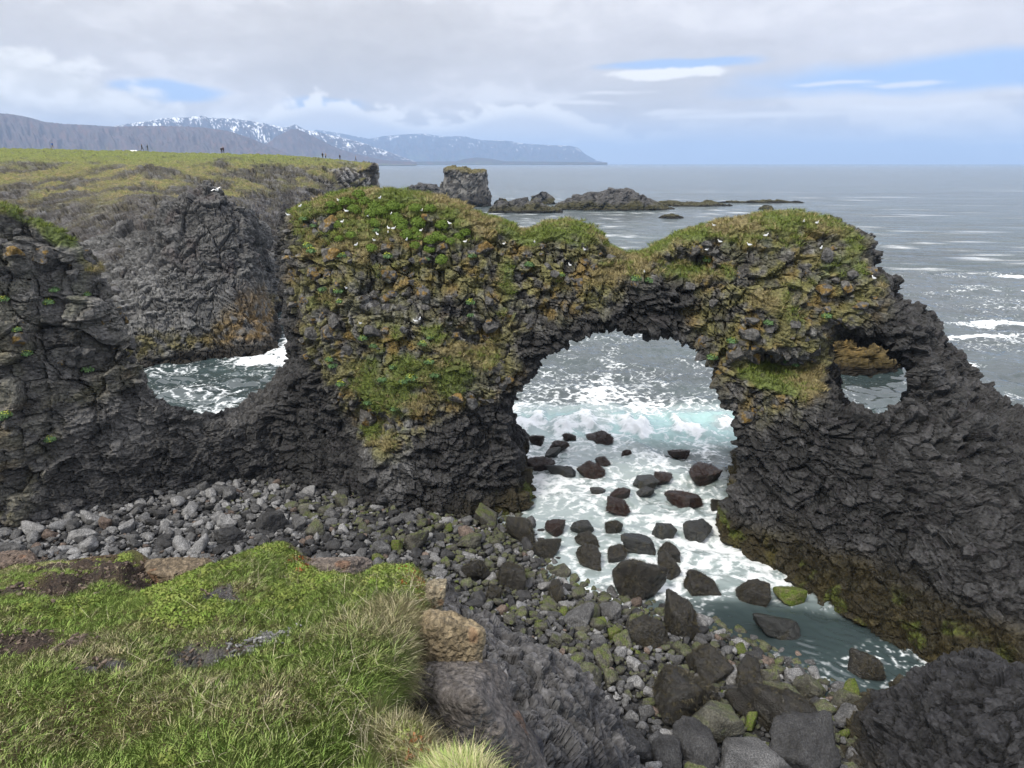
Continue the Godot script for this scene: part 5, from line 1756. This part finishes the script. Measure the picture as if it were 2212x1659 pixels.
func make_life() -> void:
	# cushions of bright green leaves
	var paint := leaf_material(0.35)
	var cushion := [leafy_mesh(61, 420, 0.36, 0.30, 0.055), leafy_mesh(62, 380, 0.34, 0.24, 0.055), leafy_mesh(63, 460, 0.42, 0.30, 0.06)]
	rng.seed = 606
	var spots := []
	for q in [[525, 195], [600, 210], [640, 165], [700, 165], [555, 238], [690, 215], [730, 240], [600, 330], [830, 245], [850, 310], [860, 330], [680, 410], [745, 125], [840, 200], [980, 205], [1055, 205], [1025, 310], [1070, 325], [1045, 355], [1145, 370], [1075, 405], [1170, 425], [1105, 420], [1165, 320], [1180, 340], [1310, 345], [1250, 450], [1290, 415], [1350, 430], [1400, 455], [1470, 425], [1155, 480], [830, 495], [1255, 520], [1335, 580], [1010, 290], [1345, 330], [910, 230], [1240, 215], [590, 435], [775, 170], [1140, 210], [1280, 440], [1490, 400]]:
		spots.append(from_crop(q, 1000, 700, 1.8433))
	var green := StandardMaterial3D.new()
	green = leaf_material(0.4)
	green.albedo_color = lin(0.11, 0.165, 0.03)
	for s in spots:
		var q := face_at(s.x, s.y)
		if q.is_empty(): continue
		var o := put("cushion_plant", cushion[rng.randi() % 3], green)
		o.position = q[1] + Vector3(0, 0.08, 0.08)
		o.basis = frame(q[2] + Vector3(0, 1.2, 0), rng.randf() * TAU, Vector3.ONE * rng.randf_range(0.85, 1.25))
		tag(o, "bright green cushion plant %s" % where_on_arch(s), "plant", "cushion plants on the arch")
	# rosettes with yellow green flower heads
	var tops := leaf_material(0.3)
	tops.albedo_color = lin(0.33, 0.36, 0.055)
	var blue := leaf_material(0.3)
	blue.albedo_color = lin(0.085, 0.150, 0.060)
	var leaves := leafy_mesh(71, 120, 0.34, 0.26, 0.085)
	var heads := leafy_mesh(72, 60, 0.30, 0.34, 0.05)
	var list := []
	for q in [[365, 490], [400, 510], [485, 805], [595, 880], [355, 295], [415, 330], [610, 545], [940, 570], [1225, 590], [1540, 550], [1970, 625], [850, 1205], [1250, 1150], [1195, 1190], [555, 1345], [525, 1305], [980, 1345], [1280, 1415], [905, 1455], [770, 1145], [1550, 990], [1245, 1320], [600, 820], [865, 360], [1525, 880], [1330, 580]]: list.append(from_crop(q, 1000, 700, 1.8433))
	for q in [[815, 315], [555, 345], [955, 325], [720, 465], [905, 490], [1000, 300], [1110, 185], [1150, 280]]: list.append(from_crop(q, 1000, 1300, 1.659))
	for q in [[1050, 305], [745, 415], [670, 400], [1700, 600], [1390, 635], [1490, 845], [1195, 735], [1530, 860], [1080, 820], [270, 370], [90, 330]]: list.append(from_crop(q, 2000, 800, 1.3825))
	for q in [[95, 540], [140, 670], [310, 335], [265, 395], [35, 995], [10, 1025], [15, 380], [470, 355], [470, 765], [265, 1140]]: list.append(from_crop(q, 0, 900, 1.3825))
	for k in list.size():
		var s: Vector2 = list[k]
		var q := face_at(s.x, s.y)
		if q.is_empty(): continue
		var o := base("angelica_plant", q[1], rng.randf() * TAU)
		o.scale = Vector3.ONE * rng.randf_range(0.7, 1.15)
		put("leaves", leaves, blue, o)
		if k % 3 != 2: tag(put("flower_heads", heads, tops, o), "", "", "", "stuff")
		tag(o, ("yellow green flowering plant %s" if k % 3 != 2 else "blue green leafy plant %s") % where_on_arch(s), "plant", "leafy plants on the rock")
	# sod on the ledges
	var sod := [blade_mesh(81, 16, 0.34, 0.030, 0.8, 0.18), blade_mesh(82, 14, 0.26, 0.028, 1.0, 0.2)]
	var lists := [[], []]
	rng.seed = 808
	for q in sod_spots:
		for t in 4:
			var c := Color(0.15, 0.21, 0.045).lerp(Color(0.20, 0.24, 0.06), rng.randf())
			if q[2] + rng.randf_range(-0.35, 0.35) > 0.12: c = Color(0.38, 0.31, 0.17).lerp(Color(0.26, 0.235, 0.095), rng.randf())
			var at: Vector3 = q[0] + Vector3(rng.randf_range(-0.22, 0.22), rng.randf_range(-0.04, 0.02), rng.randf_range(-0.22, 0.22))
			lists[t % 2].append([Transform3D(frame(q[1] + Vector3(0, 0.8, 0) + rand_dir() * 0.3, rng.randf() * TAU, Vector3.ONE * rng.randf_range(0.6, 1.1)), at), c])
	var root := base("ledge_grass")
	tag(root, "green and tawny grass on the ledges and tops of the rock", "grass", "", "stuff")
	for k in 2: scatter("tufts", sod[k], M.leaf, lists[k], root)
	# angular blocks that stick out of the face
	var lichen := func(p: Vector3, n: Vector3) -> Color:
		var g := 0.115 + 0.06 * n3.get_noise_3dv(p * 2.0)
		var c := Color(g, g * 0.96, g * 0.90)
		c = c.lerp(Color(0.225, 0.140, 0.030), 0.85 * sst(0.05, 0.3, n3.get_noise_3dv(p * 1.3) + 0.15 * n.y))
		c = c.lerp(Color(0.30, 0.30, 0.28), 0.6 * sst(0.3, 0.5, n3.get_noise_3dv(p * 6.0)))
		return c * 2.0
	var plain := func(p: Vector3, n: Vector3) -> Color:
		var g := 0.115 + 0.07 * n3.get_noise_3dv(p * 2.0)
		return Color(g, g * 0.98, g * 0.95).lerp(Color(0.22, 0.22, 0.20), 0.4 * sst(0.25, 0.45, n3.get_noise_3dv(p * 5.0))) * 2.0
	var blocks := []
	for k in 8:
		rng.seed = 300 + k
		blocks.append(stone_mesh(500 + k, 3, 8, 36.0, Vector3(rng.randf_range(0.8, 1.25), rng.randf_range(0.7, 1.0), rng.randf_range(0.8, 1.1)), 0.03, lichen if k % 2 else plain, true))
	rng.seed = 909
	var cliff := get_node("cliff")
	var made := [0, 0]
	for q in block_spots:
		if made[q[2]] >= [60, 240][q[2]] or rng.randf() < 0.3: continue
		made[q[2]] += 1
		var o := put("stone", blocks[rng.randi() % 8], M.rock, M.arch if q[2] == 1 else cliff)
		var s := rng.randf_range(0.14, 0.34) * (1.6 if rng.randf() < 0.2 else 1.0)
		o.position = q[0] - q[1] * s * 0.05
		o.basis = Basis.from_euler(Vector3(rng.randf_range(-0.6, 0.6), rng.randf() * TAU, rng.randf_range(-0.6, 0.6))).scaled_local(Vector3(s, s * rng.randf_range(0.7, 1.3), s))
	print("blocks ", made)
	# gulls
	var white := StandardMaterial3D.new()
	white.vertex_color_use_as_albedo = true
	white.roughness = 0.8
	var bird := [gull_mesh(true), gull_mesh(false)]
	list = []
	for q in [[330, 205], [238, 255], [905, 140], [597, 152], [1190, 232], [807, 268], [975, 262], [628, 302], [962, 350], [992, 350], [1200, 370], [945, 388], [1390, 327], [1088, 382], [885, 408], [1078, 442], [840, 447], [725, 467], [1650, 520], [1785, 475], [665, 782], [765, 1037], [1140, 1017], [1175, 1012], [655, 230], [1512, 460]]: list.append(from_crop(q, 1000, 700, 1.8433))
	for q in [[122, 203], [385, 237], [320, 326], [718, 370], [1113, 197], [1272, 217], [1046, 250], [1368, 167], [1657, 236], [1562, 90], [1635, 107], [1940, 405], [1080, 115]]: list.append(from_crop(q, 2000, 800, 1.3825))
	rng.seed = 707
	for k in list.size():
		var s: Vector2 = list[k]
		var q := face_at(s.x, s.y + 4.0)
		if q.is_empty(): continue
		var o := put("gull", bird[k % 2], white)
		o.position = q[1] + Vector3(0, 0.12, 0.22)
		o.rotation.y = rng.randf() * TAU
		o.scale = Vector3.ONE * 0.68
		tag(o, ("white gull standing %s" if k % 2 == 0 else "white gull sitting %s") % where_on_arch(s), "gull", "gulls on the rock")
	# one gull in flight over the cove
	var v := PackedVector3Array()
	var idx := PackedInt32Array()
	for s in [-1.0, 1.0]:
		var f := v.size()
		for e in [[0.0, 0.14, 0.02], [0.0, 0.14, -0.12], [0.30, 0.22, 0.06], [0.30, 0.22, -0.06], [0.58, 0.16, -0.02], [0.60, 0.16, -0.05]]:
			v.append(Vector3(e[0] * s, e[1], e[2]))
		idx.append_array([f, f + 2, f + 1, f + 1, f + 2, f + 3, f + 2, f + 4, f + 3, f + 3, f + 4, f + 5])
	var fl := base("gull", at_z(470, 413, -70.0), 1.2)
	fl.rotation.z = 0.2
	put("body", bird[1], white, fl)
	put("wings", mesh_of(v, idx, PackedColorArray(), PackedVector3Array()), white, fl)
	fl.scale = Vector3.ONE * 1.3
	tag(fl, "white gull flying with spread wings above the cove", "gull")
	make_weed()

func make_weed() -> void:   # seaweed fronds lying down the wet rock
	var m := StandardMaterial3D.new()
	m.vertex_color_use_as_albedo = true
	m.roughness = 0.45
	m.metallic_specular = 0.5
	var frond := blade_mesh(91, 14, 0.42, 0.020, 0.7, 0.14)
	var list := []
	rng.seed = 515
	for q in kelp_spots:
		var n: Vector3 = q[1]
		var down := (Vector3.DOWN - n * Vector3.DOWN.dot(n)).normalized()
		for t in 3:
			var c := Color(0.034, 0.029, 0.015).lerp(Color(0.085, 0.066, 0.026), pow(rng.randf(), 2.0))
			var at: Vector3 = q[0] + Vector3(rng.randf_range(-0.2, 0.2), 0.0, rng.randf_range(-0.2, 0.2))
			list.append([Transform3D(frame(down + n * 0.35 + rand_dir() * 0.35, rng.randf() * TAU, Vector3.ONE * rng.randf_range(0.6, 1.1)), at), c])
	for wr in weed_rocks:
		var o: MeshInstance3D = wr[0]
		var a: Array = o.mesh.surface_get_arrays(0)
		var pv: PackedVector3Array = a[Mesh.ARRAY_VERTEX]
		var pn: PackedVector3Array = a[Mesh.ARRAY_NORMAL]
		var size: float = o.scale.x
		for k in int(420 + 260 * size):
			var e := rng.randi() % pv.size()
			var at: Vector3 = o.transform * pv[e]
			var n: Vector3 = (o.basis.inverse().transposed() * pn[e]).normalized()
			if n.y < -0.1 or n3.get_noise_3dv(at * 1.2) > 0.35: continue
			var down := (Vector3.DOWN - n * Vector3.DOWN.dot(n) + rand_dir() * 0.3).normalized()
			var c := Color(0.034, 0.030, 0.020).lerp(Color(0.13, 0.11, 0.055), pow(rng.randf(), 2.0)) if wr[1] == "weed" else Color(0.035, 0.016, 0.010).lerp(Color(0.085, 0.034, 0.018), rng.randf())
			list.append([Transform3D(frame(down + n * 0.25, rng.randf() * TAU, Vector3.ONE * rng.randf_range(0.4, 0.75) * clampf(size * 0.7, 0.5, 1.1)), at), c])
	print("fronds ", list.size())
	var o := scatter("seaweed", frond, m, list)
	tag(o, "dark brown seaweed hanging on the wet rocks", "seaweed", "", "stuff")

# ---------- walkers on the headland ----------
func body_mesh(bones: Array, cell: float) -> ArrayMesh:   # bones: [from, radius, to, radius, colour]; one skin round them all
	var lo := Vector3.ONE * 9.0
	var hi := -lo
	for b in bones:
		lo = lo.min(b[0] - Vector3.ONE * b[1]).min(b[2] - Vector3.ONE * b[3])
		hi = hi.max(b[0] + Vector3.ONE * b[1]).max(b[2] + Vector3.ONE * b[3])
	lo -= Vector3.ONE * cell * 2.0
	var dim := Vector3i(((hi - lo) / cell).ceil()) + Vector3i(3, 3, 3)
	var f := PackedFloat32Array()
	var who := PackedInt32Array()
	for z in dim.z:
		for y in dim.y:
			for x in dim.x:
				var p := lo + Vector3(x, y, z) * cell
				var sum := 0.0
				var best := 9.0
				var w := 0
				for k in bones.size():
					var b: Array = bones[k]
					var ab: Vector3 = b[2] - b[0]
					var t := clampf((p - b[0]).dot(ab) / ab.length_squared(), 0.0, 1.0)
					var d: float = p.distance_to(b[0] + ab * t) - lerpf(b[1], b[3], t)
					sum += exp(-d * 40.0)
					if d < best:
						best = d
						w = k
				f.append(-log(sum) / 40.0)
				who.append(w)
	var sy := dim.x
	var sz := dim.x * dim.y
	var at := {}
	var v := PackedVector3Array()
	var col := PackedColorArray()
	var idx := PackedInt32Array()
	for z in dim.z - 1:
		for y in dim.y - 1:
			for x in dim.x - 1:
				var q := z * sz + y * sy + x
				var c := Vector3.ZERO
				var n := 0
				for e in [[0, 1], [0, sy], [0, sz], [1, 1 + sy], [1, 1 + sz], [sy, sy + 1], [sy, sy + sz], [sz, sz + 1], [sz, sz + sy], [1 + sy, 1 + sy + sz], [1 + sz, 1 + sy + sz], [sy + sz, 1 + sy + sz]]:
					var a: float = f[q + e[0]]
					var b: float = f[q + e[1]]
					if (a < 0.0) != (b < 0.0):
						var i0: int = e[0]
						var p0 := Vector3(i0 % sy, (i0 % sz) / sy, i0 / sz)
						var i1: int = e[1]
						var p1 := Vector3(i1 % sy, (i1 % sz) / sy, i1 / sz)
						c += p0.lerp(p1, a / (a - b))
						n += 1
				if n:
					at[q] = v.size()
					v.append(lo + (Vector3(x, y, z) + c / n) * cell)
					col.append(bones[who[q]][4])
	for q in at:
		for e in [[1, sy, sz], [sy, sz, 1], [sz, 1, sy]]:
			if (f[q] < 0.0) != (f[q + e[0]] < 0.0) and at.has(q - e[1]) and at.has(q - e[2]) and at.has(q - e[1] - e[2]):
				var a: int = at[q]
				var b: int = at[q - e[1]]
				var c: int = at[q - e[1] - e[2]]
				var d: int = at[q - e[2]]
				if f[q] < 0.0: idx.append_array([a, c, b, a, d, c])
				else: idx.append_array([a, b, c, a, c, d])
	return mesh_of(v, idx, col, smooth_normals(v, idx))

func walker(coat: Color, legs: Color, hair: Color, stride: float, arm: float, h: float) -> ArrayMesh:
	var s := h / 1.75
	var skin := Color(0.42, 0.27, 0.20)
	var B := []
	var hip := Vector3(0, 0.92, 0)
	for e in [-1.0, 1.0]:
		var a := hip + Vector3(0.09 * e, 0, 0)
		var knee := a + Vector3(0.01 * e, -0.44, 0.20 * stride * e + 0.03)
		var foot := Vector3(0.10 * e, 0.06, 0.34 * stride * e - 0.02)
		B.append([a, 0.095, knee, 0.065, legs])
		B.append([knee, 0.062, foot, 0.045, legs])
		B.append([foot, 0.045, foot + Vector3(0, -0.015, 0.15), 0.035, Color(0.03, 0.03, 0.03)])
		var sh := Vector3(0.19 * e, 1.42, 0)
		var el := sh + Vector3(0.06 * e, -0.28, -0.04 - 0.12 * stride * e + 0.10 * arm)
		var ha := el + Vector3(-0.02 * e, -0.22 + 0.20 * arm, 0.12 + 0.10 * arm)
		B.append([sh, 0.062, el, 0.048, coat])
		B.append([el, 0.047, ha, 0.038, coat])
		B.append([ha, 0.038, ha + Vector3(0, -0.08, 0.02), 0.026, skin])
	B.append([hip, 0.135, Vector3(0, 1.15, 0), 0.13, coat])
	B.append([Vector3(0, 1.15, 0), 0.13, Vector3(0, 1.36, 0), 0.155, coat])
	B.append([Vector3(0, 1.42, 0), 0.07, Vector3(0, 1.54, 0.01), 0.052, skin])
	B.append([Vector3(0, 1.60, 0.02), 0.082, Vector3(0, 1.65, 0.015), 0.085, skin])
	B.append([Vector3(0, 1.63, 0.10), 0.018, Vector3(0, 1.60, 0.112), 0.014, skin])
	B.append([Vector3(0, 1.69, -0.015), 0.085, Vector3(0, 1.63, -0.045), 0.075, hair])
	for b in B:
		b[0] *= s
		b[2] *= s
		b[1] *= s
		b[3] *= s
	return body_mesh(B, 0.035)

func make_people() -> void:
	var m := StandardMaterial3D.new()
	m.vertex_color_use_as_albedo = true
	m.roughness = 0.9
	var black := Color(0.012, 0.012, 0.014)
	# a white hut that just shows behind the brow
	var hut := base("hut", at_z(285, 328, -262.0))
	var wall := PackedVector3Array()
	var top := PackedVector3Array()
	for e in [[-1.7, -1], [1.7, -1], [1.7, 1], [-1.7, 1]]:
		wall.append(Vector3(e[0], -1.6, e[1]))
		wall.append(Vector3(e[0], 0.0, e[1]))
		top.append(Vector3(e[0] * 1.1, -0.05, e[1] * 1.2))
	top.append_array([Vector3(-1.87, 0.55, 0), Vector3(1.87, 0.55, 0)])
	var white := StandardMaterial3D.new()
	white.albedo_color = lin(0.6, 0.6, 0.6)
	put("wall", mesh_of(wall, PackedInt32Array([0, 1, 3, 0, 3, 2, 2, 3, 5, 2, 5, 4, 4, 5, 7, 4, 7, 6, 6, 7, 1, 6, 1, 0])), white, hut)
	put("roof", mesh_of(top, PackedInt32Array([0, 4, 5, 0, 5, 1, 2, 5, 4, 2, 4, 3, 0, 3, 4, 1, 5, 2])), white, hut)
	tag(hut, "small white hut just showing behind the headland's brow", "hut")
	for q in [[115, "person in a blue jacket and light trousers walking left on the brow", Color(0.03, 0.10, 0.30), Color(0.22, 0.17, 0.12), 0.9, 0.0, 1.2, 1.78, 0.0], [309, "person in black striding beside another on the brow", black, black, 1.0, 0.0, 1.9, 1.8, 3.0], [321, "person in a dark jacket and grey trousers holding up a camera", Color(0.02, 0.035, 0.035), Color(0.16, 0.17, 0.19), 0.3, 1.0, -1.6, 1.7, 3.0], [478, "shorter person in black of the pair in the middle of the brow", black, black, 0.2, 0.0, 0.4, 1.66, 0.0], [483, "taller person in dark red brown of the pair in the middle", Color(0.05, 0.02, 0.02), black, 0.3, 0.0, 0.8, 1.8, 0.0], [698, "person in a dark coat of the far right pair", black, black, 0.2, 0.0, 0.2, 1.75, 0.0], [703, "person in a pale coat of the far right pair", Color(0.25, 0.23, 0.22), black, 0.2, 0.0, 0.2, 1.7, 0.0], [735, "person in black far along the headland's end", black, black, 0.2, 0.0, 0.5, 1.6, 0.0], [769, "person in grey nearest the headland's right end", Color(0.16, 0.16, 0.18), Color(0.05, 0.05, 0.06), 0.9, 0.0, 1.4, 1.75, 0.0]]:
		var best := 1e9
		var at := Vector3.ZERO
		for p in headland_top:
			var d := absf(print_of(p).x - q[0])
			if d < best:
				best = d
				at = p
		if q[8] > 0.0: at = at.lerp(Vector3(0, at.y - 0.6, 0), 0.015)
		var o := put("person", walker(q[2], q[3], Color(0.03, 0.02, 0.015), q[4], q[5], q[7]), m)
		o.position = at - Vector3(0, 0.05, 0)
		o.rotation.y = q[6]
		tag(o, q[1], "person")

func _ready() -> void:
	var t0 := Time.get_ticks_msec()
	# camera
	var cam := Camera3D.new()
	cam.name = "camera"
	cam.position = EYE
	cam.rotation.x = -atan(221.0 / 710.0)
	cam.fov = rad_to_deg(2.0 * atan(384.0 / 710.0))
	cam.near = 0.1
	cam.far = 90000.0
	add_child(cam)
	cam.current = true
	# sky, sun, air
	var env := Environment.new()
	env.background_mode = Environment.BG_SKY
	var sm := PanoramaSkyMaterial.new()
	sm.panorama = make_sky()
	sm.energy_multiplier = 1.15
	var sky := Sky.new()
	sky.sky_material = sm
	env.sky = sky
	env.tonemap_mode = Environment.TONE_MAPPER_LINEAR
	env.tonemap_exposure = 2.7
	env.sdfgi_enabled = true
	env.ssao_enabled = true
	env.ssil_enabled = true
	env.fog_enabled = true
	env.fog_density = 0.000085
	env.fog_light_color = Color(0.70, 0.83, 1.0)
	var we := WorldEnvironment.new()
	we.name = "world"
	we.environment = env
	add_child(we)
	var sun := DirectionalLight3D.new()
	sun.name = "sun"
	sun.light_energy = 0.5
	sun.light_angular_distance = 14.0
	sun.light_color = Color(1.0, 0.97, 0.92)
	sun.rotation_degrees = Vector3(-52, -38, 0)
	sun.shadow_enabled = true
	add_child(sun)
	print("sky ", Time.get_ticks_msec() - t0)
	setup()
	make_sea()
	print("sea ", Time.get_ticks_msec() - t0)
	make_mountains()
	make_headland()
	make_crag()
	print("headland ", Time.get_ticks_msec() - t0)
	make_wall()
	print("wall ", Time.get_ticks_msec() - t0)
	make_beach()
	print("beach ", Time.get_ticks_msec() - t0)
	make_rocks_at_sea()
	make_near_rocks()
	print("near rocks ", Time.get_ticks_msec() - t0)
	make_turf()
	make_grass()
	print("turf ", Time.get_ticks_msec() - t0)
	make_life()
	print("life ", Time.get_ticks_msec() - t0)
	make_people()
	print("people ", Time.get_ticks_msec() - t0)

func setup() -> void:
	rng.seed = 5
	for k in 32768:
		jt.append(Vector3(rng.randf_range(0.18, 0.82), rng.randf_range(0.18, 0.82), rng.randf_range(0.18, 0.82)))
		tt.append(rand_dir())
		ht.append(rng.randf())
	n1 = noise(1, 0.05, 3)
	n2 = noise(2, 0.1, 2)
	n3 = noise(3, 0.4, 3)
	var gr := grain(5, 0.02, 0.42, 1.12, 512, 6)
	var rl := grain(6, 0.02, 0.0, 1.0, 512, 6)
	M.rock = rock_material(gr, rl, 0.45, 9.0, 0.85)
	M.rock_far = rock_material(gr, rl, 0.2, 12.0, 0.9)
	M.pitted = rock_material(gr, rl, 1.8, 4.0, 0.9)
	M.soil = rock_material(gr, rl, 4.0, 2.0, 0.95)
	M.stone = rock_material(grain(7, 0.03, 0.4, 1.1, 512, 6), rl, 0.8, 4.0, 0.85)
